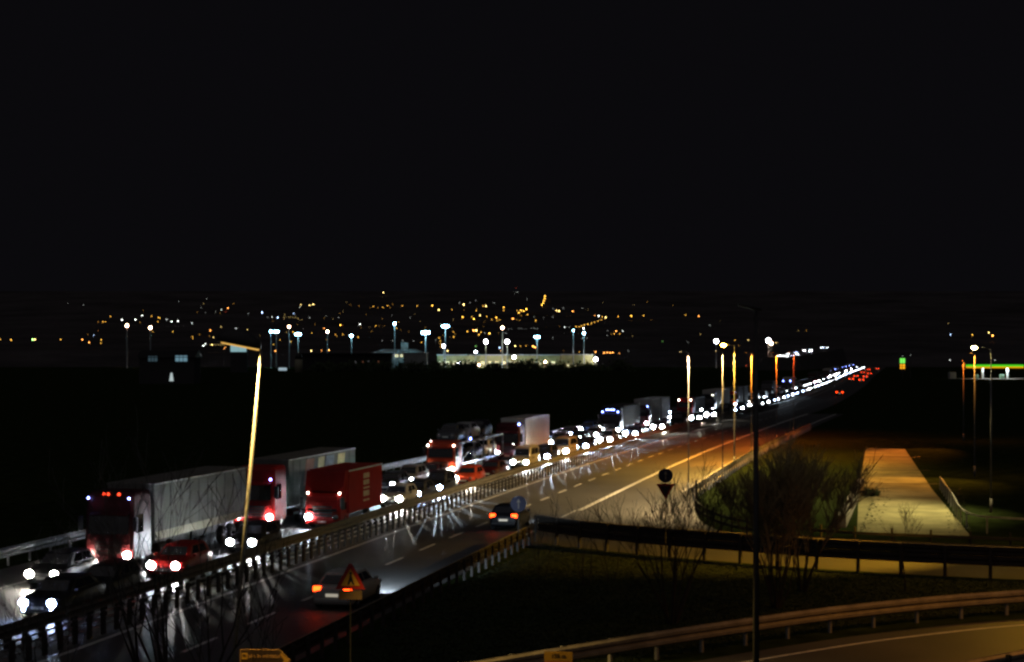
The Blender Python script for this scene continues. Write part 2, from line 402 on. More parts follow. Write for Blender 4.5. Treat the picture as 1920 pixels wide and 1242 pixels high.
# ------------------------------------------------------------------ vehicles
CACHE = {}
def mesh_once(key, fn):
    if key not in CACHE: CACHE[key] = fn()
    return CACHE[key]
def paint(name, col): return mat('paint_' + name, col, .42, .0, var=.06, scale=2, spec=.22)
COL = {'black': (.008, .008, .01), 'silver': (.42, .42, .40), 'red': (.34, .010, .008), 'grey': (.10, .10, .105), 'white': (.62, .62, .6), 'blue': (.015, .03, .09), 'green': (.02, .05, .035), 'orange': (.45, .05, .018), 'maroon': (.05, .005, .006), 'beige': (.30, .27, .2)}
def car_shape(style):
    if style == 'hatch': L, hz = 4.05, 1.47
    elif style == 'van': L, hz = 4.9, 1.95
    elif style == 'suv': L, hz = 4.5, 1.68
    else: L, hz = 4.55, 1.43
    k = hz / 1.47; bl = .98 * (.5 + .5 * k)
    st = [(0, .66, .30, .58), (-.06, .78, .22, .70), (-.4, .85, .19, .83 * (.6 + .4 * k)), (-1.05, .88, .18, .94 * (.5 + .5 * k)), (-2.2, .885, .18, bl), (-.80 * L, .885, .18, bl + .02), (-.95 * L, .86, .2, bl), (-L + .03, .80, .26, bl - .06), (-L, .70, .32, bl - .2)]
    if style == 'sedan': rx = (-1.85, -3.45, -1.1, -4.15)
    elif style == 'van': rx = (-1.45, -L + .15, -.75, -L + .04)
    else: rx = (-1.8, -L + .5, -1.05, -L + .1)
    return L, hz, bl, st, rx
def car_parts(style):
    L, hz, bl, st, rx = car_shape(style)
    out = {}
    b = MB(); rr = []
    for x, wv, zl, zt in st:
        half = [(wv * .86, zl), (wv * .97, zl + .1), (wv, (zl + zt) / 2), (wv * .985, zt - .1), (wv * .9, zt - .015), (wv * .5, zt + .02)]
        rr.append([(x, -y, z) for y, z in half] + [(x, y, z) for y, z in reversed(half)])
    b.rings(rr)
    out['body'] = b
    wb, wt = .80, .60 if style != 'van' else .72
    rf, rb_, bf, bb = rx
    c = MB()
    R = []
    for q, z in ((0, bl - .06), (.5, bl + (hz - bl) * .5), (.88, bl + (hz - bl) * .92), (1.0, hz)):
        xf = bf + (rf - bf) * min(1, q * 1.02); xb = bb + (rb_ - bb) * min(1, q * 1.02); y = wb + (wt - wb) * q ** 1.3
        if q == 1.0: xf -= .18; xb += .12; y -= .1
        R.append([(xf, -y * .9, z), (xf, y * .9, z), (xf - .18, y, z), (xb + .14, y, z), (xb, y * .9, z), (xb, -y * .9, z), (xb + .14, -y, z), (xf - .18, -y, z)])
    c.rings(R); out['cabin'] = c
    def lerp(q): return bf + (rf - bf) * q, bb + (rb_ - bb) * q, wb + (wt - wb) * q ** 1.3, bl - .06 + (hz - bl + .06) * q
    a0, a1 = lerp(.14), lerp(.80)
    out['windscreen'] = MB().hexa([(a0[0] + .03, -a0[2] * .84, a0[3]), (a0[0] - .02, -a0[2] * .84, a0[3]), (a0[0] - .02, a0[2] * .84, a0[3]), (a0[0] + .03, a0[2] * .84, a0[3]), (a1[0] + .05, -a1[2] * .84, a1[3]), (a1[0] - .02, -a1[2] * .84, a1[3]), (a1[0] - .02, a1[2] * .84, a1[3]), (a1[0] + .05, a1[2] * .84, a1[3])])
    out['rear_window'] = MB().hexa([(a0[1] + .02, -a0[2] * .82, a0[3] + .05), (a0[1] - .03, -a0[2] * .82, a0[3] + .05), (a0[1] - .03, a0[2] * .82, a0[3] + .05), (a0[1] + .02, a0[2] * .82, a0[3] + .05), (a1[1] + .02, -a1[2] * .82, a1[3]), (a1[1] - .04, -a1[2] * .82, a1[3]), (a1[1] - .04, a1[2] * .82, a1[3]), (a1[1] + .02, a1[2] * .82, a1[3])])
    for s in (-1, 1):
        for nm, (fa, fb_) in (('front', (.06, .44)), ('rear', (.5, .9))):
            p = []
            for (q, av) in ((.2, a0), (.82, a1)):
                xf, xb, y, z = lerp(q); xf -= .2; xb += .18
                for o in (0, .03):
                    p += [(xf + (xb - xf) * fa, s * (y + o - .005), z), (xf + (xb - xf) * fb_, s * (y + o - .005), z)]
            out['side_window_%s_%d' % (nm, s)] = MB().hexa([p[0], p[1], p[3], p[2], p[4], p[5], p[7], p[6]])
    out['grille'] = MB().box(-.03, .012, -.42, .42, .34, .52, ch=.01)
    out['plate'] = MB().box(-.02, .022, -.26, .26, .40, .50)
    return out, L
WHEEL = {}
def wheel_meshes(r, wd):
    k = (r, wd)
    if k not in WHEEL:
        t = MB(); n = 18
        R = []
        for y, q in ((-wd / 2, .62), (-wd / 2, .93), (-wd * .36, 1), (wd * .36, 1), (wd / 2, .93), (wd / 2, .62)):
            R.append([(r * q * math.cos(i * math.tau / n), y, r * q * math.sin(i * math.tau / n)) for i in range(n)])
        t.rings(R, 0)
        m = MB()
        for s in (-1, 1):
            m.tube((0, s * wd * .1, 0), (0, s * wd * .46, 0), r * .6, r * .5, 12)
            for i in range(5):
                a = i * math.tau / 5
                m.tube((0, s * wd * .47, 0), (r * .55 * math.cos(a), s * wd * .47, r * .55 * math.sin(a)), r * .09, r * .07, 5)
        WHEEL[k] = (t.mesh('tyre', TYRE, True), m.mesh('rim', RIM))
    return WHEEL[k]
def wheels(t, spots, r, wd):
    a, b = wheel_meshes(r, wd)
    for x, y in spots:
        wv = link('wheel', a, t, (x, y, r)); link('rim', b, wv)
def beam(t, x, y, z, watts, col, size=84, yaw=0, tilt=7.0):
    ld = bpy.data.lights.new('headlight_beam', 'SPOT'); ld.energy = watts; ld.color = col
    ld.spot_size = math.radians(size); ld.spot_blend = .8; ld.shadow_soft_size = .05
    o = link('headlight_beam', ld, t, (x, y, z)); o.rotation_euler = (0, math.radians(-90 + tilt), math.radians(yaw))
def fan(t, x, y, z, watts, col):          # broad low beam spilling to the car's left, under the median rail
    ld = bpy.data.lights.new('headlight_spill', 'SPOT'); ld.energy = watts; ld.color = col
    ld.spot_size = math.radians(64); ld.spot_blend = .6; ld.shadow_soft_size = .055
    o = link('headlight_spill', ld, t, (x, y, z)); o.rotation_euler = (0, math.radians(-90 + 4.0), math.radians(22))
def lens_mesh(name, m, ry, rz): return mesh_once((name, m.name, ry, rz), lambda: MB().disc_y(0, 0, 0, ry, rz, .06).mesh('headlight', m, True))
BW = (.68, .84, 1.0); BY = (1.0, .92, .78)
def make_car(label, p, rz, style, colour, hl='W', watts=0, detail=True, group=None, lights=(1, 1), name='car', tails=False, fog=None, lens=(.19, .165), size=84, tilt=7.0):
    t = thing(name, label, 'van' if style == 'van' else 'car', p, rz, group)
    parts, L = mesh_once(('carparts', style), lambda: car_parts(style))
    pm = paint(colour, COL[colour])
    def add(nm, key, m, sm=False):
        return link(nm, mesh_once((style, key, m.name), lambda: parts[key].mesh(nm, m, sm)), t)
    if detail:
        add('body', 'body', pm, True); add('cabin', 'cabin', pm)
        add('windscreen', 'windscreen', GLASS); add('rear_window', 'rear_window', GLASS)
        for k in parts:
            if k.startswith('side_window'): add('side_window', k, GLASS)
        add('grille', 'grille', BLACK); add('number_plate', 'plate', PLATE)
        wheels(t, [(-.85, .79), (-.85, -.79), (-L + .8, .79), (-L + .8, -.79)], .31, .2)
        mm = mesh_once(('mirror', colour), lambda: MB().box(-.1, .08, -.09, .09, -.07, .07, ch=.03).mesh('mirror', pm))
        for s in (-1, 1): link('mirror', mm, t, (-1.45, s * .97, 1.0))
    else:
        add('body', 'body', pm, True); add('cabin', 'cabin', pm); add('windscreen', 'windscreen', GLASS)
        wheels(t, [(-.85, .79), (-.85, -.79)], .31, .2)
    lm = {'W': HL_W, 'Y': HL_Y, 'B': HL_B, 'f': HL_FAR, 'b': HL_FARB}[hl]
    for s, on in zip((-1, 1), lights):
        if on:
            link('headlight', lens_mesh('hl', CHROME if tails else lm, *lens), t, (.0, s * .60, .64))
            if watts: beam(t, .12, s * .60, .64, watts * on, BY if hl == 'Y' else BW, size, 0, tilt)
        else: link('headlight', lens_mesh('hl', CHROME, .13, .08), t, (.0, s * .60, .64))
    if fog:
        for s in (-1, 1): link('fog_light', lens_mesh('fog', HL_B, .07, .05), t, (0.0, s * .6, .36))
    if tails:
        tm = mesh_once(('tail', style), lambda: MB().box(-.05, .07, -.17, .17, -.11, .11, ch=.03).mesh('tail_light', TAIL))
        for s in (-1, 1): link('tail_light', tm, t, (-L + .06, s * .64, .86))
        pl = mesh_once('rearplate', lambda: MB().box(-.03, .02, -.26, .26, -.06, .06).mesh('number_plate', mat('glowing_plate', (.8, .78, .7), .5, emit=(1, .9, .7), strength=.35)))  # the plate itself glows in place of its plate lamp
        link('number_plate', pl, t, (-L - .0, 0, .62))
        MB().box(-L - .04, -L + .05, -.72, .72, .34, .5, ch=.03).build('rear_bumper', pm, t)
    return t

def make_truck(label, p, rz, colour, kind, top=3.5, hl='W', watts=0, marks=None, group=None, box_mat=None, boxes=(), lights=(1, 1), glow=None, dark_cab=False, detail=True, skirt=None):
    t = thing('truck', label, 'truck', p, rz, group); pm = paint(colour, COL[colour])
    cl = 2.2 if kind != 'rigid' else 1.75
    b = MB(); hw = 1.25 if kind != 'rigid' else 1.1
    R = []
    for z, xf, wv in ((.42, -.02, .95), (.55, .0, 1), (1.45, .0, 1), (1.6, -.02, 1), (top * .8, -.14, .985), (top - .22, -.22, .96), (top - .05, -.42, .9), (top, -.7, .8)):
        y = hw * wv
        R.append([(xf, -y + .16, z), (xf, y - .16, z), (xf - .14, y, z), (-cl, y, z), (-cl, -y, z), (xf - .14, -y, z)])
    b.rings(R).build('cab', pm, t)
    ws = top * .5 if kind == 'rigid' else 1.72
    wt = min(top - .55, ws + .95)
    MB().hexa([(.035, -hw + .2, ws), (-.1, -hw + .2, ws), (-.1, hw - .2, ws), (.035, hw - .2, ws), (-.09, -hw + .22, wt), (-.25, -hw + .22, wt), (-.25, hw - .22, wt), (-.09, hw - .22, wt)]).build('windscreen', GLASS, t)
    for s in (-1, 1):
        MB().hexa([(-.35, s * (hw - .02), ws + .05), (-1.25, s * (hw - .02), ws + .05), (-1.25, s * (hw + .012), ws + .05), (-.35, s * (hw + .012), ws + .05), (-.45, s * (hw - .03), wt - .05), (-1.25, s * (hw - .03), wt - .05), (-1.25, s * (hw + .008), wt - .05), (-.45, s * (hw + .008), wt - .05)]).build('side_window', GLASS, t)
        MB().box(-.05, .1, s * (hw + .16) - .12, s * (hw + .16) + .12, ws + .15, ws + .85, ch=.03).build('mirror', BLACK, t)
        MB().tube((-.1, s * (hw - .05), ws + .7), (0, s * (hw + .16), ws + .75), .025, n=6).build('mirror_arm', BLACK, t)
    if detail:
        for k in range(4):
            MB().box(-.02, .03, -hw * .55, hw * .55, .78 + k * .17, .87 + k * .17, ch=.01).build('grille_slat', BLACK, t)
        MB().box(-.12, .07, -hw + .03, hw - .03, .32, .62, ch=.04).build('bumper', pm, t)
        MB().box(-.02, .075, -.26, .26, .4, .5).build('number_plate', PLATE, t)
        if kind != 'rigid': MB().hexa([(.22, -hw + .2, wt - .04), (-.14, -hw + .2, wt + .1), (-.14, hw - .2, wt + .1), (.22, hw - .2, wt - .04), (.22, -hw + .2, wt), (-.14, -hw + .2, wt + .15), (-.14, hw - .2, wt + .15), (.22, hw - .2, wt)]).build('sun_visor', pm, t)
    lm = {'W': HL_W, 'Y': HL_Y, 'B': HL_B}[hl]
    for s, on in zip((-1, 1), lights):
        link('headlight', lens_mesh('hl', lm if on else CHROME, .19, .16), t, (.075, s * (hw - .25), .74))
        if on and watts: beam(t, .2, s * (hw - .25), .74, watts, BW if hl != 'Y' else BY)
    for m, y, z, r in (marks or ()):
        link('marker_lamp', lens_mesh('mk', m, r, r), t, (-.05 if z < top - .2 else -.3, y, z))
    end = min([-4.0] + [bx[1] for bx in boxes])
    MB().box(end + .1, -cl + .5, -.45, .45, .55, .95, ch=.03).build('chassis', BLACK, t)
    for (xa, xb, z0, z1, m) in boxes:
        bx = MB().box(xb, xa, -1.25, 1.25, z0, z1, ch=.035).build('cargo_box', m, t)
        if skirt:
            for s in (-1, 1): MB().box(xb + .1, xa - .1, s * 1.262 - .012, s * 1.262 + .012, z0 + .02, z0 + .42).build('side_board', skirt, bx)
        for s in (-1, 1): MB().box(xb, xa, s * 1.258 - .02, s * 1.258 + .02, z1 - .1, z1 - .02).build('top_rail', STEEL, bx)
        if detail and m in (TARP,):
            sm_ = mesh_once(('strap', z0, z1), lambda: MB().box(-.03, .03, -.006, .006, z0 + .1, z1 - .12).mesh('curtain_strap', BLACK))
            x = xa - .8
            while x > xb + .4: link('curtain_strap', sm_, bx, (x, 1.263, 0)); x -= 1.25
    sp = [(-1.35, 1.08), (-1.35, -1.08)]
    if kind == 'artic': sp += [(x, s * 1.05) for x in (-5.0, -12.2, -13.5, -14.8) for s in (-1, 1)]
    elif kind == 'rigid': sp = [(-1.1, .95), (-1.1, -.95), (-5.6, 1.0), (-5.6, -1.0)]
    else: sp += [(x, s * 1.05) for x in (-5.8, -7.1, -11.5, -14) for s in (-1, 1)]
    wheels(t, sp, .5 if kind != 'rigid' else .42, .3)
    if kind == 'artic':
        for s in (-1, 1):
            MB().tube((-3.2, s * 1.05, .7), (-4.2, s * 1.05, .7), .28, n=10).build('fuel_tank', CHROME, t)
            MB().box(-8.2, -8.05, s * .95 - .06, s * .95 + .06, .25, 1.1).build('landing_leg', BLACK, t)
    return t

LF, LS, LN = -4.65, -8.65, 5.9
def onc(x, d):                             # an oncoming vehicle's place from the column where its nose stands
    Y = at_px(x, d); return rp(Y, d), hd(Y) + math.pi
def onY(Y, d): return rp(Y, d), hd(Y) + math.pi
TARP = mat('grey_tarpaulin', (.16, .16, .15), .95, spec=.05, var=.2, scale=.7)
CREAM = mat('cream_board', (.36, .34, .27), .9, spec=.05, var=.15)
REDBOX = mat('red_box', (.26, .014, .010), .8, spec=.12, var=.15, scale=.8)
WHITEBOX = mat('pale_box', (.50, .49, .44), .9, spec=.05, var=.12, scale=.6)
DARKBOX = mat('dark_box', (.08, .08, .08), .9, spec=.05, var=.2)
KW = 110
# --- slow lane
p, r = onc(78, LS); make_car('dark car with two white headlights at the far left of the slow lane', p, r, 'hatch', 'black', 'Y', KW)
p, r = onc(203, LS)
t = make_truck('dark red articulated lorry with three red roof lamps, nearest of the lorries', p, r, 'maroon', 'artic', 3.75, 'Y', KW,
    [(MARK_B, -1.05, 3.45, .05), (MARK_B, 1.05, 3.45, .05), (MARK_R, -.35, 3.62, .075), (MARK_R, -.12, 3.62, .075), (MARK_R, .42, 3.62, .075)], boxes=[(-2.6, -15.6, 1.15, 4.0, TARP)], skirt=CREAM)
p, r = onc(476, LS)
t2 = make_truck('red articulated lorry with a patterned grey trailer beside the leaning lamp post', p, r, 'red', 'artic', 3.7, 'W', KW,
    [(MARK_B, 1.02, 2.95, .06)], boxes=[(-2.6, -16.0, 1.15, 4.0, TARP)], skirt=None)
cols = [((.55, .45, .2), -13.2, 1.5, 2.0), ((.16, .2, .26), -10.9, 1.7, 1.6), ((.5, .42, .22), -8.9, 1.2, 1.8), ((.3, .12, .08), -6.9, 1.6, 1.5)]
for i, (c, x, wd, hh) in enumerate(cols):
    MB().hexa([(x, 1.262, 3.7 - hh), (x + wd, 1.262, 3.7 - hh), (x + wd, 1.272, 3.7 - hh), (x, 1.272, 3.7 - hh), (x - .5, 1.262, 3.8), (x + wd - .5, 1.262, 3.8), (x + wd - .5, 1.272, 3.8), (x - .5, 1.272, 3.8)]).build('printed_patch', mat('print_%d' % i, c, .7, var=.3), t2)
p, r = onc(756, LS); make_car('dark car with dazzling headlights behind the red box lorry', p, r, 'suv', 'grey', 'W', KW)
p, r = onY(at_px(797, LS), LS); make_car('dark maroon car with dim side lights ahead of the orange lorry', p, r, 'sedan', 'maroon', 'W', 0, lights=(1, 1), lens=(.08, .06))
p, r = onc(826, LS)
tr = make_truck('orange car transporter lorry with slotted grille and two white lamps by its windscreen', p, r, 'orange', 'trans', 3.1, 'Y', KW,
    [(MARK_W, -1.1, 2.72, .07), (MARK_W, 1.1, 2.72, .07), (MARK_W, -.9, 3.05, .035)])
trY = at_px(826, LS)
FR = mat('transporter_steel', (.13, .13, .135), .4, .6, var=.2)
for s in (-1, 1):
    MB().box(-18.0, -2.4, s * 1.15 - .08, s * 1.15 + .08, .95, 1.15, ch=.02).build('lower_deck_rail', FR, tr)
    MB().box(-18.0, -1.2, s * 1.15 - .08, s * 1.15 + .08, 2.75, 2.92, ch=.02).build('upper_deck_rail', FR, tr)
    for x in (-2.5, -6.5, -10.2, -14, -17.8): MB().box(x - .07, x + .07, s * 1.2 - .05, s * 1.2 + .05, 1.1, 2.85).build('upright', FR, tr)
    MB().hexa([(-3, s * .8 - .2, 1.2), (-7, s * .8 - .2, 2.2), (-7, s * .8 + .2, 2.2), (-3, s * .8 + .2, 1.2), (-3, s * .8 - .2, 1.28), (-7, s * .8 - .2, 2.28), (-7, s * .8 + .2, 2.28), (-3, s * .8 + .2, 1.28)]).build('ramp', FR, tr)
    MB().tube((-5.5, s * 1.2, 3.05), (-5.4, s * 1.2, 3.05), .07, n=8).build('marker_lamp', MARK_B, tr)
MB().box(-18, -2.4, -1.07, 1.07, .98, 1.06).build('lower_deck', FR, tr)
MB().box(-18, -1.2, -1.07, 1.07, 2.8, 2.88).build('upper_deck', FR, tr)
fw = Vector((math.cos(r), math.sin(r), 0))
for i, (x, z, c, sty) in enumerate(((-1.5, 2.9, 'grey', 'hatch'), (-6.0, 2.9, 'silver', 'sedan'), (-11.2, 2.9, 'black', 'hatch'), (-7.6, 1.07, 'blue', 'hatch'), (-12.8, 1.07, 'silver', 'hatch'))):
    lab = ['dark grey hatchback on the upper deck over the transporter cab', 'silver saloon on the upper deck of the transporter', 'black hatchback at the rear of the transporter upper deck', 'dark blue hatchback on the lower deck of the transporter', 'silver hatchback at the rear of the transporter lower deck'][i]
    make_car(lab, p + fw * x + Vector((0, 0, z)), r, sty, c, 'W', 0, lights=(0, 0))
for x, c, sty, lab in ((722, 'black', 'hatch', 'dark car half hidden behind the box of the red box lorry'), (1108, 'grey', 'hatch', 'grey car between the dark car and the lorry with the blue roof lamps'), (1262, 'black', 'sedan', 'black car in the slow lane just before the bright red lorry front')):
    p, r = onc(x, LS); make_car(lab, p, r, sty, c, 'W', KW)
ORD = ['leftmost', 'second from the left', 'third from the left', 'fourth from the left', 'fifth from the left', 'sixth from the left', 'seventh from the left', 'rightmost']
for i, x in enumerate((1012, 1060, 1098, 1117, 1172, 1190, 1262, 1312)):
    p, r = onc(x, -12.1); make_car('%s of the headlit cars on the hard shoulder beyond the lorries' % ORD[i], p, r, ('hatch', 'sedan', 'suv')[i % 3], ('black', 'grey', 'blue')[i % 3], 'WBWYWWBW'[i], 0, group='cars on the hard shoulder')
p, r = onc(951, LS)
make_truck('lorry with a dark red front and pale cargo side behind the car transporter', p, r, 'maroon', 'artic', 3.6, 'W', KW, [(MARK_B, 1.1, 3.5, .09), (MARK_W, .75, 2.7, .06), (MARK_W, .6, 1.6, .045)], boxes=[(-2.5, -13.5, 1.1, 4.0, WHITEBOX)])
p, r = onc(1043, LS); make_car('pale-lit car with bright twin headlights in the slow lane behind the pale cargo lorry', p, r, 'suv', 'grey', 'W', KW)
p, r = onc(1079, LS); make_car('dark car with bright headlights ahead of the lorry with the blue roof lamps', p, r, 'hatch', 'black', 'W', KW)
p, r = onc(1144, LS)
make_truck('black lorry with an arc of blue-white roof lamps', p, r, 'black', 'artic', 3.6, 'W', KW, [(MARK_B, -.98, 2.95, .09), (MARK_B, .98, 2.95, .09)] + [(MARK_B, y, 3.22, .08) for y in (-.45, -.15, .15, .45)], boxes=[(-2.6, -14, 1.1, 3.7, DARKBOX)])
p, r = onc(1199, LS)
make_truck('dark lorry pulling two bright pale cargo boxes, nearer of the two road trains', p, r, 'maroon', 'train', 3.2, 'W', KW, [(MARK_B, 1.05, 3.0, .09), (MARK_R, -.4, 2.3, .1)], boxes=[(-2.6, -9.2, 1.0, 3.95, WHITEBOX), (-10.6, -17.4, 1.0, 3.95, WHITEBOX)])
p, r = onc(1284, LS)
make_truck('bright red lorry front with two white roof lamps', p, r, 'red', 'artic', 3.2, 'W', KW, [(MARK_W, -.95, 2.9, .1), (MARK_W, .95, 2.9, .1)], boxes=[(-2.6, -12, 1.1, 3.2, DARKBOX)], lights=(0, 0))
p, r = onc(1326, LS)
make_truck('dark lorry pulling two pale cargo boxes, farther of the two road trains', p, r, 'black', 'train', 3.3, 'W', KW, [(MARK_W, .9, 3.1, .1)], boxes=[(-2.6, -9.2, 1.0, 3.95, WHITEBOX), (-10.6, -17.4, 1.0, 3.95, WHITEBOX)])
p, r = onc(1368, LS)
make_truck('lorry with red bonnet and one blue roof lamp before the dim twin boxes', p, r, 'red', 'train', 3.2, 'W', KW, [(MARK_B, .9, 3.0, .11)], boxes=[(-2.6, -9.2, 1.0, 3.9, TARP), (-10.6, -17.4, 1.0, 3.9, TARP)])
# --- fast lane
p, r = onc(70, LF); make_car('black car with bluish lamps in the bottom left corner', p, r, 'sedan', 'black', 'B', KW, fog=True)
p, r = onc(165, LF); make_car('black car with one bright and one dim headlight behind the bluish-lamped car', p, r, 'hatch', 'black', 'Y', KW, lights=(0, 1))
p, r = onc(306, LF); t = make_car('dark red car with two bright headlights beside the nearest lorry', p, r, 'hatch', 'red', 'W', KW); fan(t, .12, .62, .66, 450, BY)
p, r = onc(452, LF); t = make_car('black car with bright headlights ahead of the red box lorry', p, r, 'hatch', 'black', 'W', 40); fan(t, .12, .62, .66, 550, BY)
p, r = onc(604, LF)
rt = make_truck('red box lorry with a tall box over its cab and two white corner lamps', p, r, 'red', 'rigid', 2.15, 'W', KW, [(MARK_W, -.98, 2.12, .06), (MARK_W, .98, 2.12, .06)], boxes=[(-1.3, -8.2, .85, 3.45, REDBOX)], lights=(1, 0))
MB().hexa([(-.35, -1.2, 2.25), (-1.3, -1.2, 2.25), (-1.3, 1.2, 2.25), (-.35, 1.2, 2.25), (-.75, -1.2, 3.4), (-1.3, -1.2, 3.4), (-1.3, 1.2, 3.4), (-.75, 1.2, 3.4)]).build('wind_deflector', REDBOX, rt)
LET = mat('faded_lettering', (.5, .36, .22), .7, var=.3)
for k, (z, hh) in enumerate(((1.35, .1), (1.65, .32), (2.1, .1), (2.35, .28), (2.75, .3))):
    MB().box(-5.4 + .05 * (k % 2), -4.2, 1.252, 1.268, z, z + hh).build('side_lettering', LET, rt)
fl = [(733, 'beige', 'hatch', 'W', (1, 1), 'pale beige hatchback with two round headlights behind the red box lorry'),
 (768, 'black', 'sedan', 'B', (1, 1), 'black saloon with blue-white lamps behind the beige hatchback'),
 (809, 'black', 'suv', 'B', (1, 1), 'black tall car with a blue-white lamp in front of the orange transporter'),
 (868, 'orange', 'hatch', 'W', (1, 0), 'bright orange-red car beside the car transporter'),
 (912, 'maroon', 'sedan', 'B', (0, 0), 'dark maroon car without bright lamps behind the orange-red car'),
 (974, 'beige', 'van', 'W', (1, 1), 'beige van with two headlights below the pale cargo lorry'),
 (1014, 'black', 'suv', 'B', (0, 1), 'black tall car with one small lamp behind the beige van'),
 (1050, 'beige', 'van', 'W', (0, 1), 'pale van with one bright headlight in the fast lane'),
 (1088, 'black', 'hatch', 'B', (0, 1), 'black hatchback with a small lamp near the far median'),
 (1134, 'grey', 'suv', 'W', (1, 1), 'grey car with twin white headlights below the blue roof lamps'),
 (1182, 'blue', 'hatch', 'W', (1, 1), 'dark blue car with twin bluish headlights before the nearer road train'),
 (1233, 'grey', 'sedan', 'W', (1, 1), 'grey car with twin white headlights under the pale cargo boxes'),
 (1268, 'black', 'van', 'W', (0, 0), 'black van without bright lamps before the bright red lorry front'),
 (1304, 'green', 'sedan', 'W', (1, 1), 'dark green car with white headlights below the red lorry front'),
 (1332, 'black', 'hatch', 'W', (1, 1), 'black car with white headlights below the farther road train'),
 (1356, 'black', 'van', 'W', (0, 0), 'black van without bright lamps below the farther road train')]
FANS = {733: 1404, 768: 2700, 809: 5850, 868: 1620, 974: 2250, 1014: 8100, 1050: 2700, 1088: 5400, 1134: 11700, 1182: 12600, 1233: 11700, 1304: 9000, 1332: 4500}
for x, c, sty, hl, on, lab in fl:
    p, r = onc(x, LF); t = make_car(lab, p, r, sty, c, hl, KW if any(on) else 0, lights=on, lens=(.25, .22) if x > 980 else (.19, .165), fog=x > 1080 and any(on))
    if x in FANS: fan(t, .12, .62, .66, FANS[x], (.72, .88, 1.0) if hl == 'B' or x in (1182, 1134) else (1.0, .9, .72))
# --- the jam far away
random.seed(21)
FARCAR = 'one of the far cars in the jam seen mostly as a pair of headlights'
FARTR = 'one of the far lorries in the jam with blue roof lamps'
for lane, Y0 in ((LF, at_px(1356, LF) + 9), (LS, at_px(1368, LS) + 26)):
    Y = Y0
    while Y < 1130:
        p, r = onY(Y, lane)
        if lane == LS and random.random() < .28:
            mk = random.random() < .6
            make_truck(FARTR if mk else 'one of the far lorries in the jam without roof lamps', p, r, random.choice(['black', 'grey', 'maroon', 'white']), 'artic', 3.3, 'W', 0, [(MARK_B, -.9, 3.05, .13), (MARK_B, .9, 3.05, .13)] if mk else None, group='far lorries with blue roof lamps' if mk else 'far lorries without roof lamps', boxes=[(-2.6, -13.5, 1.1, 3.9, random.choice([WHITEBOX, TARP, DARKBOX]))], detail=False)
            Y += 19 + random.random() * 6
        else:
            make_car(FARCAR, p, r, random.choice(['hatch', 'sedan', 'suv', 'van']), random.choice(['black', 'grey', 'silver', 'blue', 'white']), random.choice('WWWYWB') if Y < 330 else random.choice('fffb'), 300 if Y < 420 else 0, detail=False, group='far cars in the jam', lens=(.16, .14) if Y < 330 else (random.uniform(.12, .2),) * 2)
            Y += 6 + random.random() ** 1.7 * (7 + Y * .018)
# --- cars driving away on the near carriageway
def away(xpx_y, d, L):
    Y = xpx_y; return rp(Y + L, d), hd(Y)
p, r = away(72.5, 5.95, 4.55)
make_car('silver saloon driving away with a glowing left tail light behind the roadworks sign', p, r, 'sedan', 'silver', 'W', 3600, tails=True, size=60, tilt=14)
p, r = away(104.5, 5.95, 4.05)
make_car('black hatchback driving away with two red tail lights below the blue disc', p, r, 'hatch', 'black', 'W', 500, tails=True)
for i, (Y, d, c) in enumerate(((420, 5.9, 'black'), (610, 5.9, 'grey'), (628, 2.0, 'black'), (690, 5.9, 'silver'), (705, 2.0, 'grey'), (790, 5.9, 'black'), (830, 2.0, 'black'), (960, 2.0, 'black'), (1010, 5.9, 'grey'))):
    p, r = away(Y, d, 4.2)
    make_car('lone far car driving away, its red tail lights apart from the rest' if i == 0 else 'one of the far cars driving away with red tail lights', p, r, 'hatch', c, 'W', 0, tails=True, detail=False, group=None if i == 0 else 'far cars driving away')

# ------------------------------------------------------------------ road signs
WHT = mat('sign_white', (.75, .75, .72), .5, var=.08)
SRED = mat('sign_red', (.30, .014, .010), .45, var=.12)
SYEL = mat('sign_yellow', (.50, .27, .025), .5, var=.1)
SARR = mat('weathered_arrow', (.30, .28, .22), .6, var=.2)  # white arrow greyed in its colour to look weakly lit
SBLU = mat('sign_blue', (.008, .012, .055), .4, var=.12)
SBRN = mat('sign_brown', (.035, .018, .010), .5, var=.15)
SBLK = mat('sign_black', (.01, .01, .01), .5, var=.1)
def text_mesh(txt, size, m):
    cu = bpy.data.curves.new('lettering', 'FONT'); cu.body = txt; cu.size = size; cu.align_x = 'CENTER'; cu.align_y = 'CENTER'; cu.extrude = .003
    o = bpy.data.objects.new('lettering', cu); C.objects.link(o)
    bpy.context.view_layer.update()
    me = bpy.data.meshes.new_from_object(o.evaluated_get(bpy.context.evaluated_depsgraph_get()))
    bpy.data.objects.remove(o); me.materials.clear(); me.materials.append(m); return me
def text(txt, size, m, parent, loc):
    return link('lettering', text_mesh(txt, size, m), parent, loc, (math.pi / 2, 0, 0))
def plate(pts, y0, y1): return MB().rings([[(x, y1, z) for x, z in pts], [(x, y0, z) for x, z in pts]])
def ngon(cx, cz, r, n, a0=0): return [(cx + r * math.cos(a0 + i * math.tau / n), cz + r * math.sin(a0 + i * math.tau / n)) for i in range(n)]
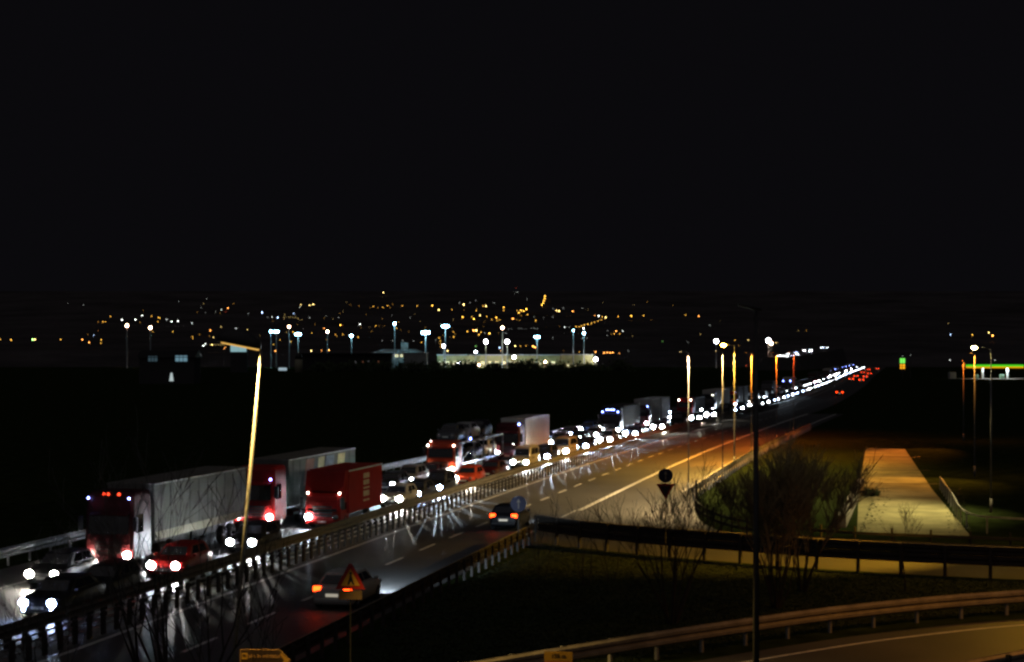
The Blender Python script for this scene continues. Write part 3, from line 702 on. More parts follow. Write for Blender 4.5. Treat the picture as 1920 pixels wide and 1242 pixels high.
def arrow_disc(label, X, Y, z, rad, yield_below=False):
    t = thing('road_sign', label, 'road sign', (X, Y, 0))
    MB().tube((0, .05, -.05), (0, .05, z + rad * .8), .03, n=8).build('pole', DARKP, t)
    plate(ngon(0, z, rad, 32), -.005, .012).build('rim', SBLU, t)
    plate(ngon(0, z, rad * .96, 32), -.012, -.006).build('disc', SBLU, t)
    a = rad
    plate([(-.06 * a, z - .6 * a), (.06 * a, z - .6 * a), (.06 * a, z + .2 * a), (.26 * a, z + .12 * a), (0, z + .62 * a), (-.26 * a, z + .12 * a), (-.06 * a, z + .2 * a)], -.02, -.013).build('arrow', SARR, t)
    if yield_below:
        zc = z - rad - .42
        plate([(0, zc - .42), (.46, zc + .36), (-.46, zc + .36)], -.01, .01).build('yield_border', SRED, t)
        plate([(0, zc - .22), (.28, zc + .25), (-.28, zc + .25)], -.018, -.011).build('yield_centre', SBLK, t)
    return t
arrow_disc('round blue sign with white up arrow above the shrubs, red triangle under it', 7.68, 88, 4.32, .36, True)
arrow_disc('round blue sign with faint up arrow in front of the black hatchback', .34, 92, 2.56, .42)
# roadworks triangle
t = thing('roadworks_sign', 'yellow roadworks triangle with red border in front of the silver car', 'road sign', (-5.05, 55, 0))
z = 3.2
MB().tube((0, .06, -.05), (0, .06, z + .6), .02, n=8).build('pole', BLACK, t)
plate([(-.47, z - .12), (.47, z - .12), (.05, z + .68), (-.05, z + .68)], -.005, .012).build('border', SRED, t)
plate([(-.30, z - .01), (.30, z - .01), (0, z + .52)], -.014, -.006).build('panel', SYEL, t)
b = plate([(-.02, z + .33), (.03, z + .34), (.06, z + .24), (.13, z + .02), (.07, z + .02), (.01, z + .14), (-.03, z + .02), (-.10, z + .02), (-.05, z + .2)], -.022, -.015)
b.rings([[(x, -.015, zz) for x, zz in ngon(.01, z + .38, .045, 12)], [(x, -.022, zz) for x, zz in ngon(.01, z + .38, .045, 12)]])
b.build('digger_symbol', SBLK, t)
plate([(-.36, z - .44), (.36, z - .44), (.36, z - .16), (-.36, z - .16)], -.005, .012).build('supplementary_plate', mat('dull_plate', (.10, .06, .025), .6, var=.2), t)
# arrow-shaped tourist sign
Y = 50.2; sc = Y / F
t = thing('direction_sign', 'dark arrow-shaped direction sign with pale lettering at the bottom edge', 'road sign', ((497 - 960) * sc, Y, 0))
zt = H - (1218 - HOR) * sc
W2 = 47 * sc
ol = [(-W2, zt - .62), (W2 * .62, zt - .62), (W2 * 1.02, zt - .31), (W2 * .62, zt - .02), (W2 * .5, zt), (-W2, zt)]
def inset(k): return [(x * (1 - k), (zt - .31) + (zz - zt + .31) * (1 - k * 1.4)) for x, zz in ol]
plate(ol, -.004, .014).build('edge_band', mat('sign_sodium_tinted_edge', (.45, .25, .08), .5, var=.1), t)  # white border, with the sodium light's amber put into its colour
plate(inset(.025), -.010, -.005).build('panel', SBRN, t)
plate([(W2 * .60, zt - .13), (W2 * .66, zt - .10), (W2 * .97, zt - .31), (W2 * .66, zt - .52), (W2 * .60, zt - .48), (W2 * .76, zt - .31)], -.016, -.011).build('arrow_tip', SYEL, t)
text('Italia in miniatura', .155, mat('sign_sodium_tinted_text', (.62, .33, .10), .5, var=.1), t, (-.02, -.013, zt - .19))  # white lettering coloured orange, as tinted by sodium light
plate([(-W2 * .93, zt - .28), (-W2 * .70, zt - .28), (-W2 * .70, zt - .1), (-W2 * .93, zt - .1)], -.016, -.011).build('symbol', SYEL, t)
plate([(-W2 * .90, zt - .18), (-W2 * .76, zt - .2), (-W2 * .78, zt - .14), (-W2 * .9, zt - .14)], -.021, -.017).build('symbol_mark', SBRN, t)
for xx in (-.4, .25): MB().tube((xx, .05, -.05), (xx, .05, zt - .05), .03, n=8).build('pole', STEEL, t)
# distance plate
Y = 50.0; sc = Y / F
t = thing('distance_plate', 'small yellow plate reading 150 m at the bottom edge', 'road sign', ((1047 - 960) * sc, Y, 0), math.radians(-6))
zt = H - (1222 - HOR) * sc; hw = 26.5 * sc
plate([(-hw, zt - .27), (hw, zt - .27), (hw, zt), (-hw, zt)], -.005, .012).build('plate', SYEL, t)
text('150 m', .165, SBLK, t, (0, -.009, zt - .13))
plate([(-hw, zt - .75), (hw, zt - .75), (hw, zt - .28), (-hw, zt - .28)], -.005, .012).build('lower_plate', mat('sign_orange', (.55, .16, .03), .5, var=.1), t)
MB().tube((0, .05, -.05), (0, .05, zt - .03), .035, n=8).build('pole', STEEL, t)

# ------------------------------------------------------------------ bare trees and shrubs
def bare(label, base, height, spread, stems, seed, m=BARK, r0=.09, depth=4, name='bare_tree', twigs=3, cat='tree', lean=0.0, rmin=.006):
    rnd = random.Random(seed); t = thing(name, label, cat, base)
    tr, cr = MB(), MB()
    def grow(p, d, L, r, lv, out):
        q = p; n = 3
        for k in range(n):
            d2 = (d + Vector((rnd.uniform(-.16, .16), rnd.uniform(-.16, .16), rnd.uniform(.0, .12)))).normalized()
            e = q + d2 * (L / n); ra = max(rmin, r * (1 - .22 * k)); rb2 = max(rmin * .85, r * (1 - .22 * (k + 1)))
            out.tube(q, e, ra, rb2, 5 if lv < 2 else 3, 0, False)
            if lv < depth and k > 0 or lv == 0 and k > 0:
                for _ in range(twigs if lv else 2):
                    a = rnd.uniform(0, math.tau); sp = rnd.uniform(.35, .75) * (1.0 if lv else spread)
                    dd = (d2 + Vector((math.cos(a) * sp, math.sin(a) * sp, rnd.uniform(-.05, .25)))).normalized()
                    if lv < depth: grow(e, dd, L * rnd.uniform(.45, .68), rb2 * .7, lv + 1, cr)
            q, d = e, d2
    for i in range(stems):
        a = i * math.tau / stems + rnd.uniform(-.4, .4); sp = spread * rnd.uniform(.2, .6) if stems > 1 else .05
        d = Vector((math.cos(a) * sp + lean, math.sin(a) * sp, 1)).normalized()
        grow(Vector((math.cos(a) * .12, math.sin(a) * .12, -.1)) if stems > 1 else Vector((0, 0, -.1)), d, height * rnd.uniform(.55, .75), r0 * rnd.uniform(.7, 1.0), 0, tr)
    tr.build('trunk', BARK, t, True); cr.build('crown', m, t, True)
    return t
bare('large bare tree with forked dark stems in the left foreground', (-8.0, 42, 0), 6.3, .5, 4, 3, r0=.10, depth=3, twigs=2)
bare('small bare tree at the left edge before the median barrier', (-11.3, 43, 0), 4.4, .6, 3, 8, r0=.05, depth=3, twigs=2)
bare('thin bare tree between the leaning lamp post and the forked tree', (-6.9, 43, 0), 4.2, .5, 2, 15, r0=.05, depth=3, twigs=2)
bare('dark bushy bare shrub under the blue arrow sign', (6.2, 68, 0), 4.5, .62, 9, 5, BARK, .06, 3, 'bare_shrub', 3, 'shrub')
bare('broad straw-coloured bare shrub beside the tall black lamp post', (10.8, 72, 0), 4.6, .66, 14, 9, TWIG, .055, 3, 'bare_shrub', 4, 'shrub', rmin=.011)
bare('brownish bare shrub right behind the broad straw-coloured one', (12.7, 77, 0), 4.5, .55, 10, 31, TWIG, .05, 3, 'bare_shrub', 4, 'shrub', rmin=.011)
bare('single slender bare sapling in front of the disused lane', (17.2, 77, 0), 3.1, .5, 1, 12, BARK, .055, 3, 'bare_sapling', 3, 'tree')
bare('thin bare sapling left of the nose beside the blue disc', (1.3, 80, 0), 2.9, .4, 3, 17, BARK, .03, 2, 'bare_sapling', 3, 'tree')
bare('thin bare sapling in front of the slip road barrier, second from its nose', (3.3, 79, 0), 3.1, .45, 3, 19, BARK, .03, 2, 'bare_sapling', 3, 'tree')
bare('thin bare sapling between the nose and the dark bushy shrub', (4.5, 80, 0), 3.0, .4, 3, 23, BARK, .03, 2, 'bare_sapling', 3, 'tree')
# low bush beside the disused lane
def leafy(label, base, rx, rz, n, seed, h0=.0, name='leafy_tree', cat='tree', group=None, leaf=.35):
    rnd = random.Random(seed); t = thing(name, label, cat, base, group=group)
    if h0 > 0: MB().tube((0, 0, -.1), (0, 0, h0 + rz * .6), .25, .1, 7).build('trunk', BARK, t)
    b = MB()
    cl = [(Vector((rnd.gauss(0, .5) * rx, rnd.gauss(0, .5) * rx, h0 + rz * rnd.uniform(.25, 1.6))), rnd.uniform(.25, .5) * rx) for _ in range(9)]
    for _ in range(n):
        c, r = rnd.choice(cl); p = c + Vector((rnd.gauss(0, .5), rnd.gauss(0, .5), rnd.gauss(0, .4))) * r
        p.z = max(.05, p.z)
        u = Vector((rnd.uniform(-1, 1), rnd.uniform(-1, 1), rnd.uniform(-1, 1))).normalized() * leaf; v = u.orthogonal().normalized() * leaf * .6
        b.poly([p - u, p + v, p + u, p - v])
    b.build('crown' if cat == 'tree' else 'foliage', LEAF, t); return t
leafy('rounded dark bush against the low pale wall of the disused lane', (26.0, 128, 0), .55, .22, 320, 4, 0, 'leafy_bush', 'bush', None, .16)
# rough grass tufts
def tufts(name, label, region, n, seed, hmax):
    rnd = random.Random(seed); b = MB()
    for _ in range(n):
        X, Y = region(rnd); h = rnd.uniform(.3, 1) * hmax
        for k in range(4):
            a = rnd.uniform(0, math.tau); ox, oy = math.cos(a) * .03, math.sin(a) * .03
            b.poly([(X - oy, Y + ox, 0), (X + oy, Y - ox, 0), (X + ox * rnd.uniform(2, 9), Y + oy * rnd.uniform(2, 9), h)])
    o = b.build(name, mat('grass_blades', (.022, .036, .010), .9, var=.5, scale=1)); o['kind'] = 'stuff'; o['label'] = label; o['category'] = 'grass'
def reg1(r):
    while True:
        X = r.uniform(-5, 36)
        k = next((j for j in range(len(R2) - 1) if R2[j + 1].x > X), len(R2) - 2); ya = R2[k].y + .9
        if X > 1.6: k = next((j for j in range(len(R1) - 1) if R1[j + 1].x > X), len(R1) - 2); yb = R1[k + 1].y - .5
        else: yb = 96 + (X - 1.6) * 4.4
        if yb - ya > .5 and r.random() < (yb - ya) / 40: return X, r.uniform(ya, yb)
tufts('verge_grass', 'rough green grass between the slip road and the lower ramp', reg1, 30000, 2, .08)
def reg2(r):
    q = r.random(); Y = 101 + 34 * q; e = r.choice((0, 1)); return 19.9 + .24 * (Y - 101) + (r.random() ** 3 * 1.2 if e == 0 else 6.4 - r.random() ** 2 * 1.3), Y
tufts('lane_weeds', 'weeds growing along the edges of the disused lane', reg2, 350, 5, .12)

# ------------------------------------------------------------------ filling station on the right
def atd(x, y, Y): return Vector(((x - 960) * Y / F, Y, H - (y - HOR) * Y / F))
Y = 680.0; k = Y / F
fs = thing('filling_station', 'filling station canopy with green and yellow lit edge on white columns', 'filling station', ((1866 - 960) * k, Y, 0))
GRN = mat('canopy_green', (.1, .6, .05), .5, emit=(.10, .85, .02), strength=.75, sample=False)
YLW = mat('canopy_yellow', (.8, .6, .05), .5, emit=(1.0, .42, .0), strength=.85)
MB().box(-10, 10, -3.5, 5, 4.25, 4.75).build('canopy_lower_band', YLW, fs)
MB().box(-10.05, 10.05, -3.55, 5.05, 4.75, 5.5).build('canopy_upper_band', GRN, fs)
CANW = mat('canopy_column', (.75, .8, .8), .5, var=.05)
for x in (-4.9, 4.7): MB().box(x - .35, x + .35, -.3, .3, 0, 4.25, ch=.04).build('column', CANW, fs)
for x in (-7.4, 2.6): MB().box(x - .8, x + .8, -.5, .5, 0, 1.7, ch=.1).box(x - .6, x + .6, -.54, -.5, .9, 1.5).build('fuel_pump', mat('pump_green', (.3, .55, .4), .5, var=.3), fs)
MB().box(-14, 14, -5, 7, 0, .12).build('forecourt_island', CONC, fs)
for x in (-3, 5):
    ld = bpy.data.lights.new('canopy_light', 'AREA'); ld.energy = 900; ld.size = 4; ld.color = (.85, 1, 1); link('canopy_light', ld, fs, (x, 0, 4.1))
MB().box(-17, -14.6, 2, 5, 0, 2.6, ch=.1).build('kiosk', WHITEBOX, fs)
Y = 860.0; k = Y / F
pt = thing('price_totem', 'glowing green and amber price totem left of the filling station', 'sign', ((1692 - 960) * k, Y, 0))
MB().box(-1.3, 1.3, -.2, .2, 0, 7.6, ch=.05).build('frame', BLACK, pt)
MB().box(-1.2, 1.2, -.26, -.21, 4.9, 7.3).build('green_panel', mat('totem_green', (.2, .8, .2), .5, emit=(.22, 1.0, .12), strength=1.1), pt)
am = mat('totem_amber', (.9, .5, .05), .5, emit=(1, .42, .01), strength=1.3)
for r_ in range(2):
    MB().box(-1.15, -.3, -.26, -.21, 2.2 + r_ * 1.25, 3.2 + r_ * 1.25).build('price_digit', am, pt)
    MB().box(-.1, 1.15, -.26, -.21, 2.2 + r_ * 1.25, 3.2 + r_ * 1.25).build('price_digit', am, pt)

# ------------------------------------------------------------------ floodlit works in the middle distance
YF = 1150.0; kf = YF / F
def fx(x): return (x - 960) * kf
def fz(y): return H - (y - HOR) * kf
CREAMW = mat('cream_cladding', (.46, .44, .20), .8, var=.2, scale=.08)
GREYW = mat('grey_cladding', (.36, .40, .38), .8, var=.2, scale=.1)
ROOF = mat('pale_roof', (.42, .47, .47), .7, var=.2, scale=.1)
WIN = mat('lit_window', (.9, .85, .6), .5, emit=(1.0, .88, .45), strength=.75)
fac = thing('factory_hall', 'long floodlit cream factory hall with a row of lit windows', 'building', (fx(985), YF, 0))
o = fx(985)
MB().box(fx(820) - o, fx(1052) - o, 0, 30, 0, fz(667)).build('wall', CREAMW, fac)
MB().box(fx(820) - o - .5, fx(1052) - o + .5, -.6, 30.5, fz(667), fz(667) + .7).build('roof', ROOF, fac)
for i in range(17):
    x = fx(826 + i * 13.2) - o
    MB().box(x - 1.2, x + 1.2, -.15, .05, fz(684), fz(678)).build('window', WIN, fac)
fac2 = thing('factory_block', 'plain cream block at the right end of the factory hall', 'building', (fx(1085), YF - 12, 0))
o = fx(1085)
MB().box(fx(1053) - o, fx(1112) - o, 0, 40, 0, fz(666)).build('wall', CREAMW, fac2)
MB().box(fx(1053) - o - .3, fx(1112) - o + .3, -.3, 40.3, fz(666), fz(666) + .6).build('roof', ROOF, fac2)
for i in range(4): MB().box(fx(1060 + i * 12) - o, fx(1066 + i * 12) - o, -.12, .05, fz(687), fz(684)).build('window', WIN, fac2)
fac3 = thing('office_building', 'pale building with hipped roof and square tower left of the factory hall', 'building', (fx(745), YF + 20, 0))
o = fx(745)
MB().box(fx(700) - o, fx(792) - o, 0, 25, 0, fz(664)).build('wall', GREYW, fac3)
MB().hexa([(fx(686) - o, -2, fz(663.5)), (fx(794) - o, -2, fz(663.5)), (fx(794) - o, 27, fz(663.5)), (fx(686) - o, 27, fz(663.5)), (fx(712) - o, 8, fz(655)), (fx(775) - o, 8, fz(655)), (fx(775) - o, 18, fz(655)), (fx(712) - o, 18, fz(655))]).build('roof', ROOF, fac3)
MB().box(fx(747) - o, fx(761) - o, 5, 12, fz(664), fz(642)).build('tower', GREYW, fac3)
for i in range(4): MB().box(fx(737 + i * 10) - o, fx(743 + i * 10) - o, -.12, .05, fz(670), fz(665)).build('window', WIN, fac3)
ann = thing('gate_house', 'small pale annex between the office building and the factory hall', 'building', (fx(790), YF - 60, 0))
o = fx(790)
MB().box(fx(766) - o, fx(808) - o, 0, 14, 0, 9.5).build('wall', GREYW, ann)
MB().box(fx(764) - o, fx(810) - o, -.4, 14.4, 9.5, 10.0).build('roof', ROOF, ann)
shed = thing('dark_shed', 'dark flat-roofed shed in front of the office building', 'building', (fx(700), YF - 120, 0))
o = fx(700)
MB().box(-32, 20, 0, 12, 0, 9.2).build('wall', mat('dark_cladding', (.03, .03, .03), .8, var=.3), shed)
MB().box(-33, 21, -3, 13, 9.2, 9.9).build('roof', BLACK, shed)
for i, x in enumerate((-1.5, 3.0, 6.2, 12.0)): MB().box(x, x + .9, -.12, .05, 2.6, 5.2).build('window', mat('dim_window_%d' % (i % 2), (.5, .4, .4), .5, emit=((.6, .6, .65), (.9, .3, .12))[i % 2], strength=.10), shed)
# dark houses on the left
hs = thing('dark_house', 'dark house with two bluish lit windows and a lit doorway on the left', 'house', ((318 - 960) * 577 / F, 577, 0))
k = 577 / F
MB().box(-10, 8, 0, 12, 0, 8.6).build('wall', mat('dark_render', (.05, .05, .05), .9, var=.3), hs)
MB().hexa([(-10.6, -.8, 8.6), (8.6, -.8, 8.6), (8.6, 12.8, 8.6), (-10.6, 12.8, 8.6), (-10.6, 5, 11), (8.6, 5, 11), (8.6, 7, 11), (-10.6, 7, 11)]).build('roof', BLACK, hs)
for x0_, x1_, y0_, y1_, s_ in ((278, 295, 668, 678, .06), (329, 351, 667, 678, .32)):
    f_ = MB().box((x0_ - 318) * k, (x1_ - 318) * k, -.14, .02, H - (y1_ - HOR) * k, H - (y0_ - HOR) * k).build('window', mat('blue_window_%d' % int(s_ * 100), (.5, .7, .8), .4, emit=(.35, .68, .85), strength=s_), hs)
    for q in (.33, .66):
        xm = ((x0_ + (x1_ - x0_) * q) - 318) * k
        MB().box(xm - .08, xm + .08, -.2, -.14, H - (y1_ - HOR) * k, H - (y0_ - HOR) * k).build('mullion', BLACK, f_)
MB().hexa([(-.1, -.14, .9), (1.3, -.14, .9), (1.3, .02, .9), (-.1, .02, .9), (.35, -.14, 3.6), (.9, -.14, 3.6), (.9, .02, 3.6), (.35, .02, 3.6)]).build('doorway', mat('lit_doorway', (.8, .85, .85), .5, emit=(.75, .9, .9), strength=.55), hs)
bb = thing('billboard_wall', 'small pale cyan lit wall behind the leaning lamp hood', 'building', ((447 - 960) * 900 / F, 900, 0))
MB().box(-4, 4.2, 0, 4, 0, 14.3).build('wall', mat('dark_render', (.05, .05, .05), .9), bb)
MB().box(-4, 0, -.2, .02, 10.5, 14.2).box(.1, 4.1, -.2, .02, 10.5, 13.2).build('glowing_panel', mat('cyan_panel', (.5, .8, .85), .5, emit=(.35, .62, .66), strength=.62), bb)  # glow put into the panels in place of light on the wall
tk = thing('storage_tank', 'pale cylindrical tank standing in the dark field', 'tank', ((560 - 960) * 900 / F, 900, 0))
MB().tube((0, 0, 0), (0, 0, 6.8), 2.0, 2.0, 18).build('shell', mat('tank_paint', (.30, .29, .2), .8, var=.3), tk, True)
MB().tube((0, 0, 6.8), (0, 0, 10), 2.1, .8, 18).build('dark_cap', BLACK, tk, True)
pk = tag(MB().box(-2.2, 2.2, -1, 1, .4, 1.9, ch=.3).build('parked_van', mat('glowing_van_paint', (.8, .85, .85), .4, emit=(.6, .8, .9), strength=.5)), 'small whitish lit van parked in the dark field', 'van'); pk.location = ((530 - 960) * 950 / F, 950, 0)  # emission in the paint stands in for lamplight falling on the van

# floodlight masts
BLUEW = mat('floodlight_cyan', (1, 1, 1), .3, emit=(.30, .74, 1.0), strength=60)
WHITEL = mat('floodlight_white', (1, 1, 1), .3, emit=(.92, .88, 1.0), strength=60)
PINKL = mat('floodlight_pink', (1, 1, 1), .3, emit=(1.0, .60, .38), strength=50)
masts = [(835, 612, 'B', 2.2, 9e5), (798, 624, 'B', 2.6, 9e5), (740, 607, 'B', 1.2, 3e5), (508, 622, 'B', 1.3, 0), (518, 622, 'B', 1.6, 0), (559, 627, 'B', 1.9, 3e5), (659, 630, 'B', 1.4, 2e5), (1007, 632, 'B', 1.7, 3e5), (1075, 620, 'B', .6, 2e5), (1095, 625, 'B', 1.2, 2e5),
 (911, 641, 'W', 1.9, 1e5), (951, 641, 'W', 1.9, 1e5), (832, 649, 'W', 1.4, 0), (964, 670, 'W', 1.4, 1.2e5), (935, 690, 'W', 1.3, 0), (860, 681, 'W', 1.2, 0), (1117, 674, 'W', 1.7, 8e4), (892, 660, 'W', 1.0, 0), (942, 615, 'P', 1.3, 0), (542, 613, 'P', 1.1, 0), (614, 622, 'P', 1.2, 0), (238, 611, 'P', 1.4, 0), (282, 615, 'P', 1.4, 0), (1343, 640, 'W', 2.0, 0), (1441, 639, 'W', 2.2, 0), (1446, 644, 'P', 1.6, 0), (1022, 679, 'P', 1.0, 6e4), (898, 685, 'P', 1.0, 0)]
names = {'B': 'cyan', 'W': 'white', 'P': 'orange-pink'}
MPOLE = mat('mast_paint', (.5, .55, .58), .6, var=.1)
for i, (x, y, c, s_, wt) in enumerate(masts):
    yy = YF - 25 + (i * 7 % 13); kk = yy / F
    z = H - (y - HOR) * kk
    t = thing('floodlight_mast', '%s floodlight, the one %s along the row of lit masts before the hill' % (names[c], ['%d of %d counted' % (i + 1, len(masts))][0]), 'floodlight', ((x - 960) * kk, yy, 0))
    MB().tube((0, 0, 0), (0, 0, max(.6, z - .3)), .32, .16, 8).build('mast', MPOLE, t)
    m = {'B': BLUEW, 'W': WHITEL, 'P': PINKL}[c]
    if c == 'B' and s_ > 1.5:
        for q in (-1, 0, 1): MB().sphere((q * s_ * .62, 0, z), s_ * .42, 8, 5, sz=.8).build('lamp', m, t, True)
        MB().box(-s_, s_, .1, .3, z - .6, z - .4).build('crossbar', MPOLE, t)
    else: MB().sphere((0, 0, z), s_ * .62, 8, 5).build('lamp', m, t, True)
    if wt:
        ld = bpy.data.lights.new('flood_light', 'POINT'); ld.energy = wt * (.006 if c == 'B' else .013); ld.color = {'B': (.4, .85, 1), 'W': (1, .85, .45), 'P': (1, .5, .25)}[c]; ld.shadow_soft_size = .5
        link('flood_light', ld, t, (0, -2.5, z - .8 if z > 3 else z))
place_words = {}
# labels of the masts by what they stand beside
order = {'B': 'cyan', 'W': 'white', 'P': 'orange-pink'}
for c in 'BWP':
    ms = sorted([o for o in C.objects if o.name.startswith('floodlight_mast') and o['label'].startswith(order[c])], key=lambda o: o.location.x / o.location.y)
    ordw = ['leftmost', 'second', 'third', 'fourth', 'fifth', 'sixth', 'seventh', 'eighth', 'ninth', 'tenth', 'eleventh', 'twelfth']
    for i, o in enumerate(ms):
        o['label'] = ('leftmost of the %s floodlights before the town hill' % order[c]) if i == 0 else ('%s from the left of the %s floodlights before the town hill' % (ordw[i], order[c]))
        o['group'] = '%s floodlights' % order[c]

# dark trees in front of the works
for i in range(16):
    x = 585 + i * 38 + random.Random(i).uniform(-12, 12); Yt = 930 + (i * 37 % 60); kk = Yt / F
    leafy('one of the dark trees forming the hedge line before the floodlit works', ((x - 960) * kk, Yt, 0), 7.5, 1.6 + (i * 5 % 4) * .35, 420, 70 + i, .3, 'hedge_tree', 'tree', 'dark trees before the works', .8)

# ------------------------------------------------------------------ hillside and its lights
def hillz(Y): return max(0.0, H + (10 + (Y - 1300) / 14) * Y / F - 6) if Y >= 1300 else max(0.0, (Y - 1210) / 90 * 8.4)
HILL = mat('hillside', (.085, .078, .078), 1.0, var=.4, scale=.01, spec=0.0)
b = MB(); ys = [1200, 1210] + steps(1300, 2850, 50); xs = steps(-1500, 1500, 150)
for ya, yb in zip(ys[:-1], ys[1:]):
    for xa, xb in zip(xs[:-1], xs[1:]): b.poly([(xa, ya, hillz(ya) - .05), (xb, ya, hillz(ya) - .05), (xb, yb, hillz(yb) - .05), (xa, yb, hillz(yb) - .05)])
b.poly([(-1500, 2850, hillz(2850) - .05), (1500, 2850, hillz(2850) - .05), (1500, 3600, -1), (-1500, 3600, -1)])
struct(b.build('hill', HILL, None, True))
EC = {'A': (1.0, .50, .06), 'Y': (1.0, .70, .22), 'O': (1.0, .36, .07), 'W': (.85, .92, .85), 'B': (.45, .65, 1.0), 'G': (.35, 1.0, .2), 'R': (1.0, .10, .03)}
EN = {'A': 'amber', 'Y': 'yellow', 'O': 'orange', 'W': 'white', 'B': 'bluish', 'G': 'green', 'R': 'red'}
town = []
def grab(x0s, y0s, sc, txt):
    for tk_ in txt.split():
        a, b2, c, s_ = tk_.split(','); town.append((x0s + float(a) / sc, y0s + float(b2) / sc, c, float(s_)))
grab(640, 530, 3.43, '''270,65,Y,2 115,150,A,1 205,155,A,1.5 235,162,A,1 267,160,A,1.5 297,150,A,1.5 312,163,A,1 392,150,A,1.5 487,150,A,1.5 585,148,A,2 627,176,Y,2.5 711,173,A,1.5 787,142,Y,3 760,130,W,1 828,130,W,1 865,115,W,1 912,152,A,1.5 930,152,Y,2.5 983,130,W,1 868,180,A,1.5 892,212,Y,2 1045,160,A,2 1045,180,A,1.5 780,222,A,2.2 852,235,A,2.5 840,222,A,1.5 935,218,A,1.5 967,238,A,1.5 997,225,A,2 1018,240,A,1.5 1000,243,A,1.5 1103,233,O,2.5 1127,240,A,1.2 1148,243,A,1.2 1130,180,A,1.5 1142,195,A,2 1155,180,A,2.2 1173,183,A,2 1190,172,A,2.5 1197,207,A,1.8 1158,213,A,1.2 1195,108,W,1 1123,35,R,1 1133,62,W,1.2 1113,70,W,.8 1310,88,A,2 1308,103,A,2 1303,118,A,2 1298,132,A,2 1290,145,A,2 1383,180,Y,1.8 1400,183,Y,2.5 1427,165,W,1 1362,168,W,1 1488,185,O,2 1552,165,W,1 1250,245,A,1.8 1237,222,W,1 1303,228,W,1 1360,222,W,1 1630,213,O,1.8 1655,215,W,2.2 1678,220,A,1.8 1700,225,Y,2.5 1672,240,A,1.5 1650,248,A,1.5 1628,255,A,1.5 1608,262,A,1.8 1585,268,A,2 1563,273,A,2 1545,280,A,1.8 1530,285,A,1.5 1510,285,A,1.5 1437,287,W,1.8 1467,288,W,1 1557,295,W,3 1780,220,A,1.8 1865,215,A,2 1767,313,O,2 1810,313,W,2 1755,330,A,1.5 1790,330,A,1.5 1737,333,A,1.2 1708,342,W,1 120,268,W,2 125,290,A,1 222,278,A,1.5 240,278,A,1 275,280,A,1 355,293,A,1.5 5,275,O,1.2 10,335,A,1.5 108,352,A,1.5 720,318,A,1.5 723,350,A,2 810,315,A,2.2 850,308,O,3 868,308,Y,3 885,335,A,2.2 898,320,A,2 922,325,W,1.2 953,328,A,2.5 1012,323,A,1.2 1058,325,W,1.2 1075,299,W,.8 1095,299,W,.8 1145,297,W,.9 1160,297,W,.9 1185,297,W,.8 1220,295,W,.9 1240,295,W,.9 1262,295,W,.9 628,357,A,2 637,375,A,1.5 637,395,A,1.5 640,415,A,1.5 608,370,W,1.2 515,385,A,1.5 535,380,A,1 1360,357,W,1 1550,357,W,1 1580,357,W,1 1118,408,Y,2 1153,408,A,1.3 1187,408,A,1.3 1232,410,O,2.6 1245,417,O,2.6 1430,440,A,1.2 1485,452,A,1.2 1530,447,A,1.5 1635,447,O,2.2 1690,452,O,2.2 1710,450,O,2 1728,452,O,2 1745,450,O,2 1787,455,O,1.5 1845,440,W,1 865,410,G,1.5 1018,420,B,2 1025,440,A,1.5 262,375,W,1.2 330,375,W,1.2 395,375,W,1.2 465,375,W,1.2 683,440,Y,2''')
grab(0, 540, 4, '''0,387,A,2 83,390,A,2.5 245,388,G,3 262,388,Y,2.5 455,388,A,2 617,388,O,2 668,410,O,2.2 658,350,A,1 703,355,B,1.5 738,320,O,1 760,390,A,2 757,415,A,1.5 735,255,A,1.2 770,255,A,1.8 790,255,A,1.5 828,215,A,1.5 915,240,W,2.5 1015,238,W,2 1068,208,W,1.8 1050,258,A,1.2 1137,213,A,1.5 1188,222,A,1.8 1200,228,A,1.5 1183,256,A,1.5 1147,330,A,1.3 1250,237,W,1.5 1288,253,W,1.8 1335,250,W,1.8 1440,265,W,1.5 1297,328,A,1.5 1340,100,W,1 1550,82,W,1 1510,148,W,.8 1542,187,W,.8 1617,178,W,1 1660,165,W,1.5 1710,152,O,2 1690,180,R,1.2 1860,193,W,1 513,118,W,.7 625,127,W,.8 1658,293,Y,1.3 1578,320,O,2 1725,313,A,1.5 1770,305,W,1.5 1855,313,Y,1.5 1443,365,A,1.3 1447,380,A,1.3 1497,350,A,1.2 1600,372,Y,1.6 1540,420,W,2 1525,435,W,2 1575,427,Y,1.2 1590,427,Y,2 1606,427,Y,1.2 1622,427,Y,1.2 1638,427,Y,1.2 1654,427,Y,1.2 1670,427,Y,1.2 1690,445,O,1.6 1680,456,O,1.4''')
grab(420, 560, 5.333, '''380,140,B,2.5 240,150,W,1.2 435,187,W,1 480,185,W,1.5 538,190,B,2.5 698,150,B,1.8 607,162,Y,1.2 768,62,Y,1.5 760,88,W,1.3 857,68,Y,1.8 893,58,Y,2 858,188,W,1.2 1017,173,W,1 1143,190,W,1.2 1000,297,O,2 1165,267,A,2.3 690,335,A,2 1115,362,A,1.3 1128,377,A,1.2 1187,362,A,1.2 877,347,A,1.3 1342,387,A,1.5 560,413,A,1.3 668,432,A,1.6 495,460,A,1.4 515,525,O,2.2 872,523,Y,2 975,520,O,1.8 1050,517,O,2.5 1028,410,A,1.2 600,190,Y,1.2 620,188,Y,1 645,188,Y,1 665,188,Y,1 690,188,Y,1 715,188,Y,1.2 740,195,Y,1.2 600,205,Y,1 740,208,Y,1 780,208,Y,1''')
grab(1640, 600, 6.857, '''975,190,B,2.3 1257,193,A,2 1467,165,Y,2 1518,203,O,3.0 945,48,Y,1 967,520,W,1.5 1545,520,W,1.3 460,455,W,1 357,465,W,1.2''')
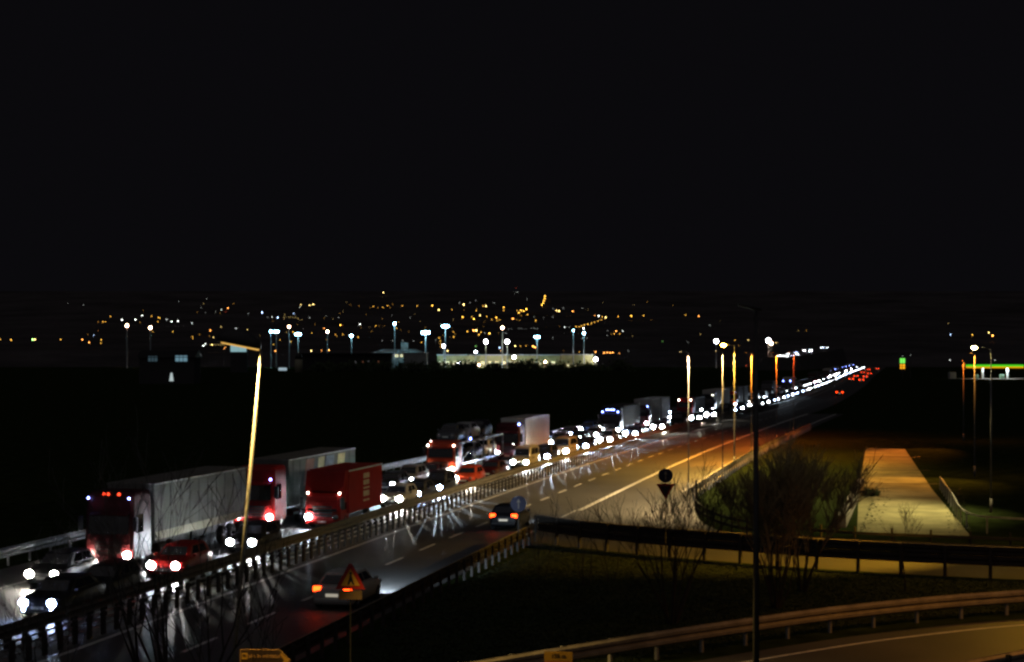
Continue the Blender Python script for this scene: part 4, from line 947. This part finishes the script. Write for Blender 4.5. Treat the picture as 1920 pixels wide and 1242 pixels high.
grab(0, 0, 1, '''1183,592,A,1.6 1207,592,A,1.8 1285,591,A,1.6 1310,593,O,2 1313,627,Y,1.2 1331,610,W,1 1403,638,Y,1.8 1378,638,A,1.5 1385,648,A,1 1455,643,Y,1.8 1459,643,O,1 1497,620,Y,1.2 1512,620,A,1.2 1399,686,R,1.4 1242,640,G,1.2 1290,642,W,1''')
rt_ = random.Random(77)
for _ in range(70): town.append((rt_.gauss(800, 260), rt_.uniform(566, 632), rt_.choice('AAAYW'), rt_.choice((.7, .8, 1.0))))
lampmesh = {}
for i, (x, y, c, s_) in enumerate(town):
    if y < 648: Y = 1300 + (650 - y) * 14; base = hillz(Y)
    elif y < 662: Y = 1190.0; base = 0.0
    else: Y = 1125.0 if x < 1300 else 700.0; base = 0.0
    kk = Y / F; z = H - (y - HOR) * kk
    rad = round(max(.25, s_ * .40) * kk / .5, 1) * .43
    hgt = max(.5, round(z - base, 1)); key = (c, round(rad, 2), hgt, s_ < 1.3)
    if key not in lampmesh:
        st_ = 2.5 if s_ < 1.3 else (7 if s_ < 1.9 else 16)
        em = mat('town_%s_%s' % (c, st_), (1, 1, 1), .3, emit=EC[c], strength=st_)
        lampmesh[key] = MB().tube((0, 0, -.3), (0, 0, hgt), .12, .07, 5, 1).sphere((0, 0, hgt), rad, 7, 4, 0).mesh('town_lamp', [em, DARKP])
    zone = 'high on the town hillside' if y < 585 else ('on the lower slope of the town hill' if y < 630 else 'at the foot of the hill')
    side = 'left of the office building' if x < 690 else ('above the factory hall' if x < 1120 else 'right of the factory hall')
    lab = 'small %s lamp %s, %s' % (EN[c], zone, side)
    o = link('town_lamp', lampmesh[key], None, ((x - 960) * kk, Y, z - hgt)); tag(o, lab, 'lamp', lab)

# far stretch of the motorway climbing to the left, with its own queue
far = [(1462, 668), (1475, 667), (1490, 663), (1510, 659), (1530, 656), (1555, 651)]
def farp(q):
    i = min(4, int(q)); a, b2 = far[i], far[i + 1]; f_ = q - i
    x = a[0] + (b2[0] - a[0]) * f_; y = a[1] + (b2[1] - a[1]) * f_; Y = 1000 + q * 36
    return Vector(((x - 960) * Y / F, Y, H - (y - HOR) * Y / F - .7))
b = MB(); pp = [farp(q * .25) for q in range(21)]
for a, c in zip(pp[:-1], pp[1:]): b.hexa([(a.x - 14, a.y, -1), (a.x + 14, a.y, -1), (c.x + 14, c.y, -1), (c.x - 14, c.y, -1), (a.x - 9, a.y, a.z), (a.x + 9, a.y, a.z), (c.x + 9, c.y, c.z), (c.x - 9, c.y, c.z)])
struct(b.build('far_road_embankment', ASPH))
rnd = random.Random(5)
for i in range(15):
    q = rnd.uniform(0, 5); p = farp(q) + Vector((rnd.uniform(-5, 5), 0, .02))
    make_car('one of the headlit cars on the far climbing stretch of motorway', p, math.pi * 1.45, 'hatch', 'grey', rnd.choice('fffb'), 0, detail=False, group='cars on the far climbing stretch', lens=(rnd.uniform(.1, .2),) * 2)
